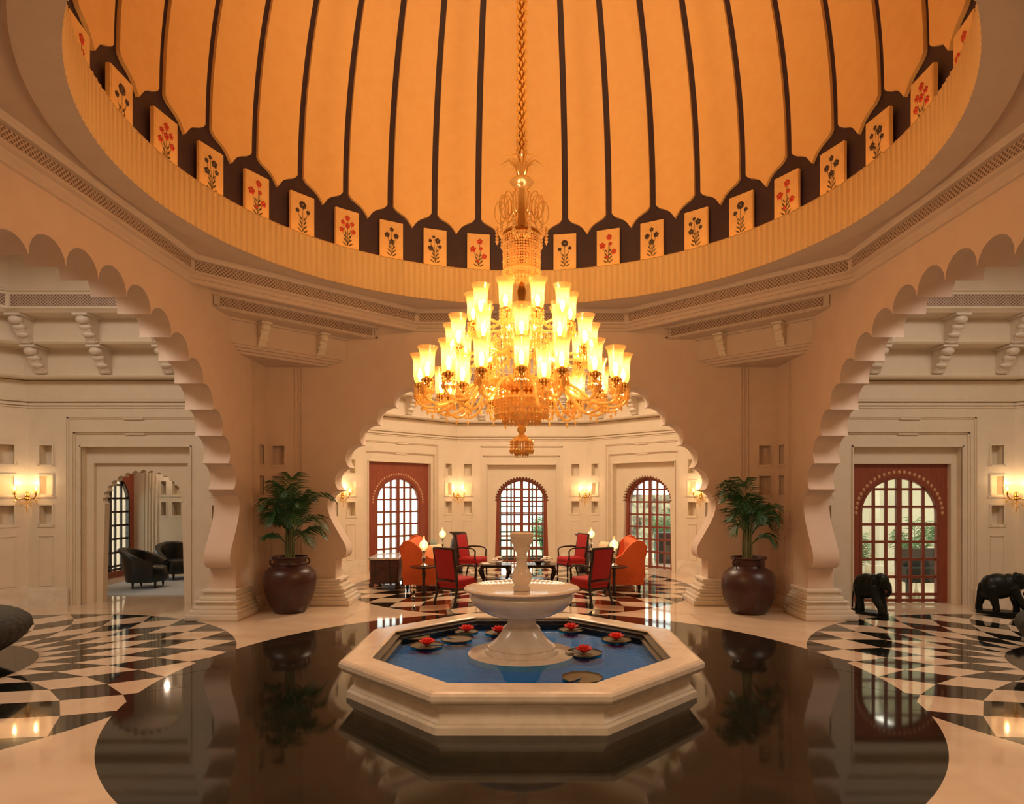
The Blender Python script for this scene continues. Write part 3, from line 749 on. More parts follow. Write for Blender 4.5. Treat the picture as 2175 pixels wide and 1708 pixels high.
def tier_of(R0, zc, n_, ph, arm_z, drop, zin, rin, sc_=1.0):
    for k in range(n_):
        a = ph+2*pi*k/n_; ca_, sa = cos(a), sin(a)
        rad = lambda r_, z: (r_*ca_, r_*sa, z)
        base = zc-.075
        am = MB()
        pp = []
        P = [(rin, zin), (rin+(R0-rin)*.25, zin+.06), (rin+(R0-rin)*.5, zin-.02), (rin+(R0-rin)*.72, base-drop*.85), (R0-.08, base-drop), (R0+.03, base-drop*.75), (R0+.045, base-drop*.4), (R0, base-.09)]
        for i in range(len(P)-1):   # smooth
            p0, p1, p2, p3 = P[max(i-1, 0)], P[i], P[i+1], P[min(i+2, len(P)-1)]
            for t in (0, .33, .66):
                pp.append(tuple(.5*((2*p1[j])+(-p0[j]+p2[j])*t+(2*p0[j]-5*p1[j]+4*p2[j]-p3[j])*t*t+(-p0[j]+3*p1[j]-3*p2[j]+p3[j])*t**3) for j in (0, 1)))
        pp.append(P[-1])
        am.tube([rad(r_, z) for r_, z in pp], .016, 7)
        for j in range(4, len(pp), 4):
            am.oct(rad(pp[j][0], pp[j][1]-.05), .016, .07)
        am.build('arm', 'crystal', ch, smooth=50)
        for nm_, me in (('glass_shade', SH), ('bulb', bu), ('cup', CU), ('pendants', PE)):
            o = bpy.data.objects.new(nm_, me); COL.objects.link(o); o.parent = ch; o.location = rad(R0, base); o.scale = (sc_,)*3
        light('bulb_light', 'POINT', rad(R0, base+.175), E_BULB, WARM, .014)
E_BULB = 5.5
tier_of(.53, 3.975, 10, R(270+18), 0, .05, Zr(690), .06, .97)
tier_of(.76, 3.63, 12, R(270), 0, .08, Zr(760), .08, 1.0)
tier_of(1.10, 3.26, 18, R(270), 0, .25, Zr(825), .12, 1.0)
tier_of(.84, 3.20, 6, R(285), 0, .25, Zr(825), .12, 1.0)

# ------------------------------------------------------------------ sconces
def sconce(loc, rz, label):
    t = thing('wall_sconce', label, 'wall light', loc, rz, 'twin candle crystal sconces')
    m = MB(); m.lathe([(0, -.09), (.03, -.08), (.045, -.05), (.03, -.02), (.05, 0), (.03, .03), (.02, .06), (0, .08)], 14, c=(0, -.05, 0))
    m.build('backplate', 'brass', t, smooth=40)
    for s_ in (-1, 1):
        a = MB(); a.tube([(0, -.05, -.02), (s_*.06, -.09, -.06), (s_*.12, -.13, -.05), (s_*.155, -.15, .0), (s_*.155, -.15, .03)], .010, 6)
        a.lathe([(.006, .02), (.035, .03), (.04, .04), (.012, .045), (.012, .09)], 12, c=(s_*.155, -.15, 0)); a.build('arm', 'brass', t, smooth=40)
        g = MB(); g.lathe([(.022, .06), (.035, .08), (.04, .13), (.05, .17), (.062, .19)], 16, c=(s_*.155, -.15, 0), cap=False); g.build('glass_shade', 'shade_glass', t, smooth=40)
        b_ = MB(); b_.lathe([(0, .09), (.014, .10), (.018, .12), (.008, .145), (0, .16)], 10, c=(s_*.155, -.15, 0)); b_.build('bulb', 'bulb_sconce', t, smooth=40)
        p = Matrix.Rotation(rz, 4, 'Z') @ Vector((s_*.155, -.15, .185))
        light('sconce_light', 'POINT', (loc[0]+p.x, loc[1]+p.y, loc[2]+p.z), 3.8, (1, .70, .38), .012)
    c = MB()
    for i in range(13):
        f_ = i/12*2-1; c.oct((f_*.155, -.13+.03*(1-f_*f_), -.03-.10*(1-f_*f_)), .011, .035)
        if i % 3 == 0: c.oct((f_*.155, -.13, -.09-.10*(1-f_*f_)), .015, .06)
    for k in range(6): c.oct((0, -.07, -.10-k*.035), .016-.001*k, .045)
    c.build('pendants', 'crystal', t)
vx = AP/cos(pi/8)
def vert(cen, ang, inset=.03): return (cen[0]+(vx-inset)*cos(ang), cen[1]+(vx-inset)*sin(ang), 1.98)
for cen, ang, lab in (((0, AC), 112.5, 'twin candle wall sconce between the red wood window and the middle lattice door'),
                      ((0, AC), 67.5, 'twin candle wall sconce between the middle and the right lattice door'),
                      ((0, AC), 157.5, 'twin candle wall sconce seen past the left pier of the middle arch'),
                      ((0, AC), 22.5, 'twin candle wall sconce seen past the right pier of the middle arch'),
                      ((-AC, 0), 112.5, 'twin candle wall sconce left of the side room archway'),
                      ((AC, 0), 67.5, 'twin candle wall sconce at the far right beyond the garden door')):
    l = vert(cen, R(ang)); sconce(l, R(ang)-pi/2, lab)
light('side_room_sconce_light', 'POINT', (-8.8, 8.9, 2.75), 9, WARM, .05)

# ------------------------------------------------------------------ potted palms
def frond(parent, base, az, reach, rise, droop, L=1.0, seed=0, mt='leaf', nl=30, ll=.30):
    rd = random.Random(seed); m = MB(); pts = []
    for i in range(15):
        t = i/14; r_ = reach*(t**1.15); z = rise*sin(min(1, t*1.25)*pi/2)-droop*max(0, t-.45)**2*3.2
        pts.append(Vector((base[0]+r_*cos(az), base[1]+r_*sin(az), base[2]+z)))
    m.tube(pts, [.011*(1-.75*i/14) for i in range(15)], 5)
    side = Vector((-sin(az), cos(az), 0))
    for i in range(nl):
        t = .22+.78*i/(nl-1); k = t*14; j = min(int(k), 13); p = pts[j].lerp(pts[j+1], k-j); tg = (pts[j+1]-pts[j]).normalized()
        ln = ll*(sin(pi*min(1, .18+t*.86))**.6+.15)*rd.uniform(.85, 1.1)
        for s_ in (-1, 1):
            up = Vector((0, 0, 1)); d1 = (tg*.75+side*s_*.75+up*rd.uniform(.02, .22)).normalized(); d2 = (d1+Vector((0, 0, -.75))).normalized()
            wv = tg*.011
            q = p+d1*ln*.5; e = q+d2*ln*.5
            m.add([p-wv*.5, p+wv*.5, q+wv, q-wv, e], [(0, 1, 2, 3), (3, 2, 4)])
    return m.build('frond', mt, parent)
def pot_mesh(kind):
    m = MB()
    if kind: pr = [(.0, 0), (.27, 0), (.29, .02), (.36, .13), (.42, .28), (.445, .44), (.44, .56), (.40, .67), (.33, .74), (.27, .77), (.255, .80), (.265, .83), (.255, .86), (.27, .90), (.30, .93), (.295, .95), (.26, .945), (.24, .90), (.235, .86)]
    else: pr = [(.0, 0), (.25, 0), (.27, .02), (.33, .14), (.39, .30), (.43, .48), (.435, .60), (.41, .69), (.35, .75), (.29, .78), (.265, .80), (.275, .83), (.262, .86), (.27, .90), (.30, .935), (.295, .955), (.26, .95), (.24, .90), (.235, .86)]
    m.lathe(pr, 48, cap=False); return m
def palm(loc, label, kind, spec, sc_=1):
    t = thing('potted_palm', label, 'potted palm', loc, 0)
    pot = pot_mesh(kind).build('pot', 'pot_glaze', t, smooth=40)
    for k in range(4):
        a = R(20)+k*pi/2
        h = MB(); h.tube([((.27+.05*sin(b_))*cos(a)+0*b_, (.27+.05*sin(b_))*sin(a), .86-.055*cos(b_)) for b_ in [pi*j/8 for j in range(9)]], .014, 6)
        h.build('handle', 'pot_glaze', pot, smooth=40)
    MB().lathe([(0, .88), (.25, .875)], 24).build('soil', 'soil', pot)
    st = MB(); rd = random.Random(kind)
    for i in range(9):
        a = rd.uniform(0, 2*pi); r_ = rd.uniform(.02, .11); st.tube([(r_*cos(a), r_*sin(a), .86), (r_*1.1*cos(a), r_*1.1*sin(a), 1.15), (r_*.9*cos(a), r_*.9*sin(a), 1.42)], [.018, .014, .010], 6)
    st.build('stems', 'stem', t, smooth=40)
    for i, (az, re, ri, dr_, z0) in enumerate(spec): frond(t, (0, 0, z0), R(az), re, ri, dr_, seed=i+kind*50, ll=.34)
    return t
palm((-3.96, 3.93, 0), 'palm in a smooth dark brown urn standing in the left rear corner of the hall', 0,
     [(180, .44, .66, .18, 1.25), (0, .78, .78, .15, 1.25), (100, .25, 1.02, .05, 1.3), (200, .34, .90, .12, 1.3), (170, .42, .40, .14, 1.25), (350, .72, .40, .30, 1.25), (10, .62, .34, .22, 1.1), (190, .40, .20, .05, 1.1),
      (240, .5, .55, .3, 1.2), (300, .5, .55, .3, 1.2), (60, .4, .75, .2, 1.25), (130, .4, .8, .2, 1.25), (270, .30, .85, .2, 1.3), (320, .34, .7, .2, 1.25), (225, .55, .68, .2, 1.25), (20, .4, .8, .15, 1.25), (330, .6, .2, .3, 1.2), (160, .3, .5, .2, 1.15)])
palm((3.85, 3.85, 0), 'palm in a round mottled brown urn standing in the right rear corner of the hall', 1,
     [(180, .50, .92, .20, 1.25), (195, .56, .80, .20, 1.25), (165, .40, .98, .15, 1.25), (150, .30, .9, .1, 1.3), (0, .55, .58, .25, 1.25), (15, .58, .42, .32, 1.2), (340, .5, .50, .28, 1.2), (210, .5, .50, .2, 1.25), (100, .2, .95, .1, 1.3),
      (250, .4, .7, .25, 1.25), (290, .4, .6, .3, 1.2), (60, .38, .65, .2, 1.2), (325, .45, .22, .2, 1.1), (230, .45, .75, .2, 1.25), (175, .3, .75, .1, 1.3), (200, .35, .35, .25, 1.2)])

# ------------------------------------------------------------------ black stone animal statues
def statue(loc, rz, label, head_turn=0, sc_=1.0):
    t = thing('elephant_statue', label, 'statue', loc, rz, 'black stone elephants by the garden door')
    pl = MB(); pl.prismz([(.44*cos(a)*(1 if abs(cos(a)) < .9 else 1.0), .17*sin(a)) for a in [2*pi*i/28 for i in range(28)]], 0, .045)
    pl.build('base', 'statue_stone', t)
    m = MB()
    m.ell((-.06, 0, .40), (.29, .165, .185), 20, 12); m.ell((-.20, 0, .37), (.17, .16, .19), 18, 10); m.ell((.12, 0, .42), (.17, .15, .17), 18, 10)
    H = Matrix.Translation((.20, 0, .46)) @ Matrix.Rotation(head_turn, 4, 'Z')
    m.ell((.10, 0, .02), (.13, .105, .12), 16, 10, M=H); m.ell((.05, .055, .10), (.06, .05, .05), 12, 8, M=H); m.ell((.05, -.055, .10), (.06, .05, .05), 12, 8, M=H)
    m.tube([(.16, 0, .0), (.22, 0, -.05), (.235, 0, -.12), (.20, 0, -.16), (.15, 0, -.15)], [.075, .06, .045, .036, .028], 12, M=H)
    for s_ in (-1, 1): m.tube([(.15, s_*.05, -.03), (.22, s_*.065, -.07), (.26, s_*.06, -.06)], [.016, .012, .005], 8, M=H)
    for x, s_, fx in ((.20, 1, .27), (.16, -1, .36), (-.28, 1, -.36), (-.20, -1, -.12)):
        m.tube([(x, s_*.085, .40), (x*.6+fx*.4, s_*.09, .24), (fx, s_*.09, .12), (fx, s_*.09, .035)], [.10, .078, .062, .068], 14)
    m.tube([(-.35, 0, .44), (-.40, 0, .32), (-.42, 0, .15), (-.43, 0, .05)], [.03, .02, .016, .02], 8)
    b = m.build('body', 'statue_stone', t)
    md = b.modifiers.new('r', 'REMESH'); md.mode = 'VOXEL'; md.voxel_size = .011; md.use_smooth_shade = True
    sm = b.modifiers.new('s', 'SMOOTH'); sm.iterations = 6
    for s_ in (-1, 1):
        e = MB(); e.ell((0, 0, 0), (.055, .016, .085), 14, 8, M=H @ Matrix.Translation((-.005, s_*.115, .01)) @ Matrix.Rotation(s_*-.35, 4, 'X') @ Matrix.Rotation(.25, 4, 'Y'))
        e.build('ear', 'statue_stone', t, smooth=60)
    t.scale = (.84*sc_, .95, 1.16)
statue((8.05, 3.72, 0), R(-22), 'black stone elephant figure on a flat base, at the right end beside the wall panel', 0)
statue((5.83, 3.72, 0), R(-62), 'black stone elephant figure turned toward us, in front of the garden door', R(20), .86)

# ------------------------------------------------------------------ round tufted poufs
def pouf(loc, label):
    t = thing('round_pouf', label, 'pouf', loc, 0, 'round dark tufted poufs')
    mod = lambda a, z: 1+.012*abs(sin(a*28))
    m = MB(); m.lathe([(0, .15), (1.10, .15), (1.22, .17), (1.34, .24), (1.44, .33), (1.49, .42), (1.47, .50), (1.38, .57), (1.20, .61), (.9, .625), (.5, .63), (.1, .62), (0, .61)], 280, cap=False, mod=mod)
    m.build('cushion', 'pouf_fabric', t, smooth=60)
    for k in range(8):
        a = 2*pi*k/8+.35; l = MB(); l.lathe([(.045, 0), (.05, .02), (.04, .06), (.06, .13), (.06, .18)], 14, c=(1.17*cos(a), 1.17*sin(a), 0)); l.build('leg', 'black_leather', t, smooth=40)
mat('pouf_fabric', (.014, .016, .014), .55, noise=(22, (.035, .036, .03), .12, (1, 1, 3)), bump=.8, bd=.02)
pouf((-7.25, 0, 0), 'round dark tufted pouf at the left edge, on the left checkered circle')
pouf((7.3, 0, 0), 'round dark tufted pouf at the right edge, on the right checkered circle')

# ------------------------------------------------------------------ red armchairs
def armchair():
    t = thing('armchair', 'x', 'armchair', (0, 0, 0), 0, 'red armchairs in the lounge')   # faces +x
    s_ = MB(); s_.box((0, 0, .41), (.54, .54, .13), bev=.045, seg=3); s_.box((.01, 0, .33), (.52, .53, .07), bev=.015); s_.build('seat', 'red_fabric', t, smooth=50)
    M = Matrix.Translation((-.25, 0, .42)) @ Matrix.Rotation(R(-9), 4, 'Y')
    b = MB(); b.box((0, 0, .32), (.07, .46, .56), bev=.025, seg=3, M=M); b.build('backrest', 'red_fabric', t, smooth=50)
    fr = MB()
    for y in (-.245, .245): fr.box((0, y, .28), (.05, .035, .68), bev=.008, M=M)
    fr.box((0, 0, .615), (.05, .50, .035), bev=.008, M=M); fr.box((0, 0, .02), (.05, .50, .04), bev=.008, M=M)
    fr.build('back_frame', 'dark_wood', t, smooth=40)
    for y in (-.265, .265):
        a = MB(); a.tube([(-.30, y, .70), (-.15, y*1.03, .715), (.05, y*1.06, .71), (.17, y*1.06, .69), (.22, y*1.05, .63), (.21, y*1.03, .52), (.22, y, .42)], .02, 8)
        a.build('armrest', 'dark_wood', t, smooth=50)
        l = MB(); l.tube([(.24, y*.95, .36), (.245, y*.95, .15), (.25, y*.97, 0)], [.03, .022, .02], 8); l.build('leg', 'dark_wood', t, smooth=40)
        l = MB(); l.tube([(-.25, y*.93, .42), (-.27, y*.93, .2), (-.33, y*.97, 0)], [.026, .024, .02], 8); l.build('leg', 'dark_wood', t, smooth=40)
    st = MB(); st.box((0, 0, .28), (.50, .50, .05), bev=.01); st.build('seat_frame', 'dark_wood', t)
    return t
AC0 = armchair()
chairs = [((-1.20, 4.86), 52, 'red armchair with its back to us, left of the fountain bowl'),
          ((1.26, 4.86), 128, 'red armchair with its back to us, right of the fountain bowl'),
          ((-1.20, 8.75), -25, 'red armchair facing inward at the far left of the coffee tables'),
          ((1.22, 8.75), 205, 'red armchair facing inward at the far right of the coffee tables')]
for i, ((x, y), a, lab) in enumerate(chairs):
    o = AC0 if i == 0 else dup(AC0)
    o.location = (x, y, 0); o.rotation_euler.z = R(a); o['label'] = lab

# ------------------------------------------------------------------ orange sofas
def sofa():
    t = thing('sofa', 'x', 'sofa', (0, 0, 0), 0, 'orange sofas in the lounge')     # faces +x, length along y
    L = 1.9
    b = MB(); b.box((0, 0, .27), (.82, L-.1, .26), bev=.04, seg=3); b.build('base', 'orange_fabric', t, smooth=50)
    b = MB(); b.prism([(-.50, .30), (-.30, .30), (-.24, .60), (-.20, .92), (-.22, .99), (-.30, 1.03), (-.40, 1.01), (-.46, .93), (-.47, .6)], -L/2+.02, L/2-.02); b.build('backrest', 'orange_fabric', t, smooth=50)
    for s_ in (-1, 1):
        a = MB(); y0 = s_*(L/2-.15); y1 = s_*(L/2+.01)
        a.prism([(-.46, .14), (.40, .14), (.42, .40), (.45, .52), (.44, .60), (.38, .66), (.28, .67), (.12, .68), (-.02, .76), (-.12, .90), (-.24, 1.01), (-.36, 1.06), (-.46, 1.03), (-.53, .93), (-.52, .80), (-.47, .6)], min(y0, y1), max(y0, y1))
        a.ell((.36, (y0+y1)/2, .57), (.11, .105, .10), 14, 8)
        a.build('armrest', 'orange_fabric', t, smooth=50)
        for x in (-.38, .34):
            l = MB(); l.lathe([(.022, 0), (.03, .06), (.035, .15)], 10, c=(x, s_*(L/2-.12), 0)); l.build('leg', 'dark_wood', t, smooth=40)
        c = MB(); c.box((.06, s_*.41, .45), (.66, .80, .15), bev=.05, seg=3); c.build('seat_cushion', 'orange_fabric', t, smooth=50)
    return t
S0 = sofa(); S0.location = (-2.05, 7.15, 0); S0.rotation_euler.z = R(4); S0['label'] = 'orange sofa on the left side of the lounge, beside the dark chest'
S1 = dup(S0, (2.12, 7.15, 0), R(176), 'orange sofa on the right side of the lounge, beside the right lattice door')
def pillow(loc, rx, rz, m, label, w_=.44, h_=.40):
    vs = MB(); n_ = 10
    pts = []
    for sgn in (-1, 1):
        for i in range(n_+1):
            for j in range(n_+1):
                u, v = i/n_*2-1, j/n_*2-1
                th = .085*((1-u**4)*(1-v**4))**.6; k = 1-.06*(1-abs(u*v))
                pts.append((u*w_/2*k, sgn*th, v*h_/2*k))
    fs = []; q = n_+1
    for s_ in range(2):
        for i in range(n_):
            for j in range(n_): a = s_*q*q+i*q+j; fs.append((a, a+q, a+q+1, a+1))
    vs.add(pts, fs); o = vs.build('pillow', m, smooth=80, label=label, cat='pillow', group='pillows on the sofas')
    o.location = loc; o.rotation_euler = (rx, 0, rz); return o
pillow((-2.02, 6.60, .72), R(-14), R(68), 'orange_pillow', 'orange pillow at the near end of the left sofa')
pillow((-1.98, 7.45, .76), R(-14), R(86), 'grey_pillow', 'grey green pillow on the left sofa', .46, .46)
pillow((-1.86, 7.0, .72), R(-14), R(60), 'cream_pillow', 'cream pillow on the left sofa beside the grey green one')
pillow((1.98, 6.95, .76), R(-14), R(-74), 'grey_pillow', 'grey green pillow on the right sofa, behind the red chair', .48, .48)
pillow((1.90, 7.55, .74), R(-14), R(-50), 'cream_pillow', 'cream pillow at the far end of the right sofa')

# ------------------------------------------------------------------ chest, side tables, lamps, coffee tables, vases
t = thing('chest', 'dark carved wooden chest with a pale patterned stone top, left of the orange sofa', 'chest', (-2.99, 7.35, 0), R(3))
MB().box((0, 0, .34), (.60, 1.15, .52), bev=.02).build('body', 'chest_wood', t)
m = MB(); m.box((0, 0, .625), (.66, 1.21, .05), bev=.012); m.build('top', 'chest_top', t) if 'chest_top' in MATS else (mat('chest_top', (.85, .83, .80), .06, noise=(9, (.5, .5, .5), .1)), m.build('top', 'chest_top', t))
for sx in (-1, 1):
    for sy in (-1, 1): MB().box((sx*.28, sy*.52, .045), (.09, .09, .09)).build('foot', 'chest_wood', t)
m = MB()
for x0 in (-.20, .12): m.b(x0-.01, x0+.01, -.58, -.574, .1, .58)
m.tube([(-.05, -.585, .42), (0, -.60, .39), (.05, -.585, .42)], .008, 6); m.build('handle', 'dark_wood', t)
def lamp(loc, label, H=.52, gr=.085, m='silver'):
    t = thing('table_lamp', label, 'lamp', loc, 0, 'globe oil style lamps in the lounge')
    b = MB(); b.lathe([(.08, 0), (.085, .015), (.05, .04), (.02, .06), (.03, .12), (.045, .16), (.03, .20), (.018, .23), (.03, .27), (.05, .30), (.055, .315), (.03, .325)], 20); b.build('base', m, t, smooth=40)
    g = MB(); g.lathe([(.035, .33)]+[(gr*sin(a), .33+gr*1.0-gr*cos(a)) for a in [R(25+13*i) for i in range(11)]]+[(.022, .33+2*gr+.01), (.022, .33+2*gr+.09)], 20, cap=False); g.build('lamp_shade', 'lamp_glass', t, smooth=60)
    u = MB(); u.ell((0, 0, .33+gr*.9), (.025, .025, .04), 10, 6); u.build('bulb', 'lamp_bulb', t, smooth=60)
    light('lamp_light', 'POINT', (loc[0], loc[1], loc[2]+.33+gr*1.5), 1.0, (1, .72, .4), .03)
def pedestal_table(loc, label, r_=.27, h=.58):
    t = thing('side_table', label, 'side table', loc, 0, 'round pedestal side tables')
    MB().lathe([(0, h-.03), (r_-.02, h-.03), (r_, h-.02), (r_, h), (0, h)], 36).build('tabletop', 'dark_wood', t, smooth=40)
    MB().lathe([(.05, .04), (.035, .10), (.028, .3), (.04, .42), (.03, .5), (.07, h-.03)], 16).build('stem', 'dark_wood', t, smooth=40)
    MB().lathe([(0, 0), (.20, 0), (.20, .02), (.08, .045), (0, .05)], 28).build('foot', 'dark_wood', t, smooth=40)
pedestal_table((-1.95, 5.75, 0), 'round dark pedestal table in front of the left orange sofa'); lamp((-1.95, 5.75, .58), 'lit globe lamp with silver base on the front left side table', gr=.09)
pedestal_table((1.84, 5.75, 0), 'round dark pedestal table in front of the right orange sofa'); lamp((1.84, 5.75, .58), 'lit globe lamp on the front right side table', gr=.09)
pedestal_table((-2.02, 9.35, 0), 'round dark pedestal table behind the left orange sofa', .22); lamp((-2.02, 9.35, .58), 'lit globe lamp behind the left sofa, near the dark vase', gr=.085)
pedestal_table((1.78, 9.35, 0), 'round dark pedestal table behind the right orange sofa', .22); lamp((1.78, 9.35, .58), 'lit globe lamp behind the right sofa, near the flat dark vase', gr=.085)
for (x, y, lab, h) in ((-1.70, 9.9, 'dark wide-rimmed vase standing behind the far left red chair', 1.02), (1.62, 9.9, 'dark wide-rimmed vase standing behind the far right red chair', .96)):
    m = MB(); m.lathe([(0, 0), (.14, 0), (.15, .02), (.18, .3*h), (.19, .6*h), (.15, .8*h), (.11, .88*h), (.13, .93*h), (.22, .985*h), (.225, h), (.20, h), (.10, .93*h)], 32, cap=False)
    m.build('floor_vase', 'vase_dark', smooth=40, loc=(x, y, 0), label=lab, cat='vase', group='dark floor vases')
def coffee_table():
    t = thing('coffee_table', 'x', 'coffee table', (0, 0, 0), 0, 'black coffee tables')
    m = MB(); m.box((0, 0, .415), (.72, .60, .03), bev=.01); m.box((0, 0, .385), (.62, .5, .04), bev=.01); m.build('tabletop', 'dark_wood', t)
    for sx in (-1, 1):
        for sy in (-1, 1):
            l = MB(); l.tube([(sx*.27, sy*.21, .38), (sx*.33, sy*.25, .30), (sx*.29, sy*.23, .17), (sx*.25, sy*.2, .08), (sx*.30, sy*.24, .0)], [.045, .05, .032, .024, .03], 8); l.build('leg', 'dark_wood', t, smooth=40)
    m = MB(); m.box((0, 0, .10), (.46, .36, .02)); m.build('shelf', 'dark_wood', t)
    return t
c0 = coffee_table(); c0.location = (-.60, 7.55, 0); c0['label'] = 'black carved-leg coffee table left of the fountain column'
dup(c0, (.42, 7.55, 0), 0, 'black carved-leg coffee table right of the fountain column')
def bouquet(loc, label, r_=.13, n_=16, cont='porcelain'):
    t = thing('flower_bowl', label, 'flowers', loc, 0)
    MB().lathe([(0, 0), (.05, 0), (.06, .01), (.09, .06), (.085, .07)], 20).build('bowl', cont, t, smooth=40)
    f = MB(); rd = random.Random(int(loc[0]*100))
    for i in range(n_):
        a = rd.uniform(0, 2*pi); q = r_*sqrt(rd.random()); z = .08+.07*(1-(q/r_)**2)+rd.uniform(0, .02)
        for k in range(5): b = 2*pi*k/5; f.ell((q*cos(a)+.018*cos(b), q*sin(a)+.018*sin(b), z), (.018, .018, .012), 6, 4)
    f.build('flowers', 'flower_white', t, smooth=60)
bouquet((-.52, 7.5, .43), 'bowl of pale flowers on the left coffee table'); bouquet((.58, 7.6, .43), 'bowl of pale flowers on the right coffee table')
MB().lathe([(0, 0), (.05, 0), (.06, .02), (.12, .07), (.13, .085), (.11, .08), (0, .03)], 24).build('bowl', 'vase_dark', loc=(.38, 7.42, .43), smooth=40, label='dark shallow bowl on the right coffee table', cat='bowl')
MB().box((0, 0, .014), (.16, .22, .028), bev=.003).build('book', 'paper', loc=(-.82, 7.45, .43), rz=.3, label='pale book on the left coffee table', cat='book')
m = MB(); m.lathe([(0, 0), (.05, 0), (.055, .02), (.02, .05), (.045, .09), (.06, .14), (.03, .18), (.05, .22), (.03, .26), (0, .27)], 20)
m.build('silver_urn', 'silver', loc=(-2.10, 5.45, 0), smooth=40, label='small shiny silver urn on the floor by the front left side table', cat='urn')
MB().box((0, 0, .02), (.34, .12, .04), bev=.01).build('small_tray', 'dark_wood', loc=(-3.72, 5.6, .10), label='small dark tray on the step at the left pier of the middle arch', cat='tray')
MB().b(-4.35, -3.35, C+TH+.14, C+TH+1.0, 0, .10).build('trim_step', 'marble', kind='structure'); MB().b(3.35, 4.35, C+TH+.14, C+TH+1.0, 0, .10).build('trim_step', 'marble', kind='structure')

# ------------------------------------------------------------------ black tub chairs in the side room
def tub(loc, rz, label):
    t = thing('tub_chair', label, 'armchair', loc, rz, 'black tub chairs in the side room')       # faces +x
    m = MB(); n_ = 24; vs, fs = [], []
    for i in range(n_+1):
        a = R(60)+R(240)*i/n_; k = abs(i/n_*2-1); top = .84-.30*k**1.6
        ro, ri = .44, .34; fl = .05*(1-k)
        for r_, z in ((ro-.07, .14), (ro+fl*.6, top-.08), (ro+fl*1.8, top-.02), (ro+fl, top+.02), (ri+.02, top), (ri, top-.07), (ri-.03, .36)):
            vs.append((r_*cos(a)*1.12, r_*sin(a)*1.1, z))
    for i in range(n_):
        for j in range(6): fs.append((i*7+j, i*7+j+1, (i+1)*7+j+1, (i+1)*7+j))
    for i in (0, n_): fs.append(tuple(i*7+j for j in range(7)))
    m.add(vs, fs); m.build('backrest', 'black_leather', t, smooth=50)
    m = MB(); m.lathe([(0, .14), (.36, .14), (.40, .20), (.37, .34), (.36, .42), (.30, .46), (0, .47)], 28, cap=False); m.build('seat', 'black_leather', t, smooth=50)
    for k in range(4):
        a = pi/4+k*pi/2; MB().lathe([(.014, 0), (.02, .05), (.03, .15)], 10, c=(.31*cos(a), .31*sin(a), 0)).build('leg', 'dark_wood', t, smooth=40)
tub((-8.02, 6.75, .015), R(10), 'black leather tub chair in front, seen through the left archway')
tub((-8.12, 8.2, .015), R(-40), 'black leather tub chair farther back, seen through the left archway')
tt = thing('small_table', 'low dark table with papers between the black tub chairs', 'side table', (-7.05, 7.35, .015))
MB().lathe([(0, .44), (.24, .44), (.24, .47), (0, .47)], 24).build('tabletop', 'dark_wood', tt); MB().lathe([(.16, 0), (.03, .04), (.03, .44)], 16).build('stem', 'dark_wood', tt)

# ------------------------------------------------------------------ outside the windows
MB().b(-40, 40, 13.2, 40, -.25, -.05).build('garden_ground', 'grass', kind='structure')
MB().b(14.0, 40, -13, 13.2, -.25, -.05).build('garden_ground', 'grass', kind='structure')
MB().b(-40, -14.0, -13, 13.2, -.25, -.05).build('garden_ground', 'grass', kind='structure')
MB().b(5.4, 13.9, 9.6, 9.9, 0, 6.2).build('wall_courtyard', 'ext_wall', kind='structure')
MB().b(5.15, 14, 5.2, 9.6, 3.5, 3.6).build('ceiling_veranda', 'ext_wall', kind='structure')
for i, x in enumerate((6.35, 7.0, 7.75, 8.6)):
    m = MB(); m.box((x, 8.6, .15), (.34, .34, .3), bev=.02); m.lathe([(.13, .3), (.12, 1.5), (.10, 3.1), (.15, 3.2), (.17, 3.5)], 16, c=(x, 8.6, 0))
    m.build('veranda_column', 'ext_wall', smooth=40, label='pale veranda column seen through the garden door, %s from the left' % ['first', 'second', 'third', 'fourth'][i], cat='column', group='veranda columns')
def garden_plant(loc, label, seed, sc_=1, n_=16, parent=None, m='leaf_bright'):
    t = thing('garden_plant', label, 'plant', loc, seed)
    rd = random.Random(seed)
    for k in range(n_):
        frond(t, (0, 0, 0), 2*pi*k/n_+rd.uniform(-.2, .2), rd.uniform(.35, .75)*sc_, rd.uniform(.8, 1.5)*sc_, .25, seed=seed*20+k, mt=m, nl=16, ll=.34*sc_)
    return t
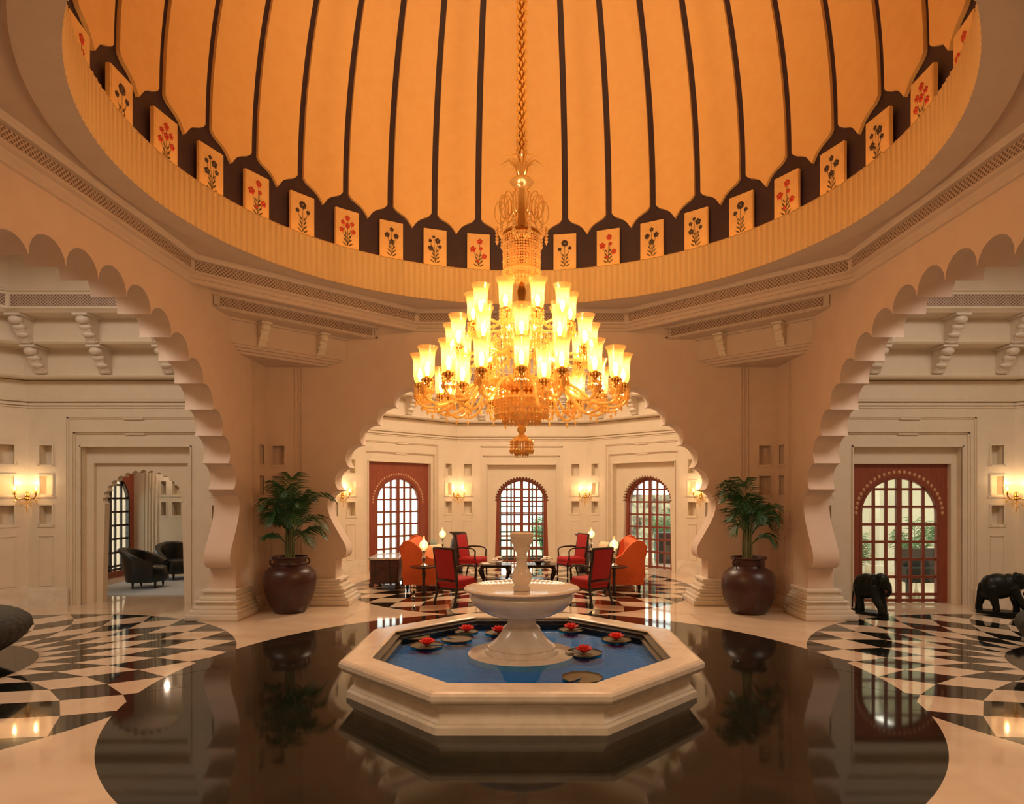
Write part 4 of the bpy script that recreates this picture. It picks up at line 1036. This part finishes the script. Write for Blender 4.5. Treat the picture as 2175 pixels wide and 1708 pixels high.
garden_plant((5.95, 6.6, 0), 'bright green palm outside the left leaf of the garden door', 1, 1.1)
garden_plant((7.5, 7.55, 0), 'green palm outside the middle of the garden door', 2, .85)
garden_plant((8.9, 7.45, 0), 'green palm outside the right leaf of the garden door', 3, 1.0)
garden_plant((10.2, 7.2, 0), 'dark green palm at the right edge outside the garden door', 4, 1.1, m='leaf')
m = MB(); m.box((8.0, 5.75, .42), (.9, .45, .3), bev=.02); m.box((8.0, 5.95, .72), (.9, .06, .4), bev=.02)
for x in (7.6, 8.4):
    for y in (5.58, 5.92): m.box((x, y, .2), (.07, .07, .4))
m.build('bench', 'black_leather', label='dark bench outside the right leaf of the garden door', cat='bench')
light('veranda_light', 'AREA', (7.6, 7.4, 3.3), 90, (1, .93, .78), 2.0, (0, 0, 0))
# garden behind the lounge
for i, (x, y, s_) in enumerate(((4.4, 12.9, 1.1), (6.6, 12.2, 1.1), (3.0, 15.2, 1.1), (7.0, 14.8, 1.3), (-2.4, 15.5, 1.0), (.7, 15.9, .9))):
    garden_plant((x, y, -.05), ['green palm just outside the right lattice door', 'green palm farther right outside the right lattice door', 'green palm behind the right lattice door, left side', 'tall green palm far behind the right lattice door', 'green palm outside, left of the middle lattice door', 'green palm outside, right of the middle lattice door'][i], 10+i, s_)
MB().b(-1.6, 1.6, 12.0, 14.4, -.06, 0).build('terrace', 'ext_stone', kind='structure')
g2 = thing('outer_gate', 'dark metal lattice gate beyond the middle lattice door', 'gate', (0, 13.2, 0))
lattice(g2, 1.05, 2.4, 3.0, 0, 0, cols_=6, row=.27, bar=.05, m='black_metal', glass=False)
m = MB(); m.b(2.6, 8.5, 16.5, 16.8, 0, 2.0); m.build('garden_wall', 'ext_stone', kind='structure')
for i, (x, y) in enumerate(((4.2, 11.9), (5.0, 11.4))):
    m = MB(); m.box((x, y, .45), (.5, .5, .9), bev=.05); m.build('planter_box', 'black_leather', label=['dark planter box just outside the right lattice door', 'second dark planter box outside the right lattice door, nearer the wall'][i], cat='planter')
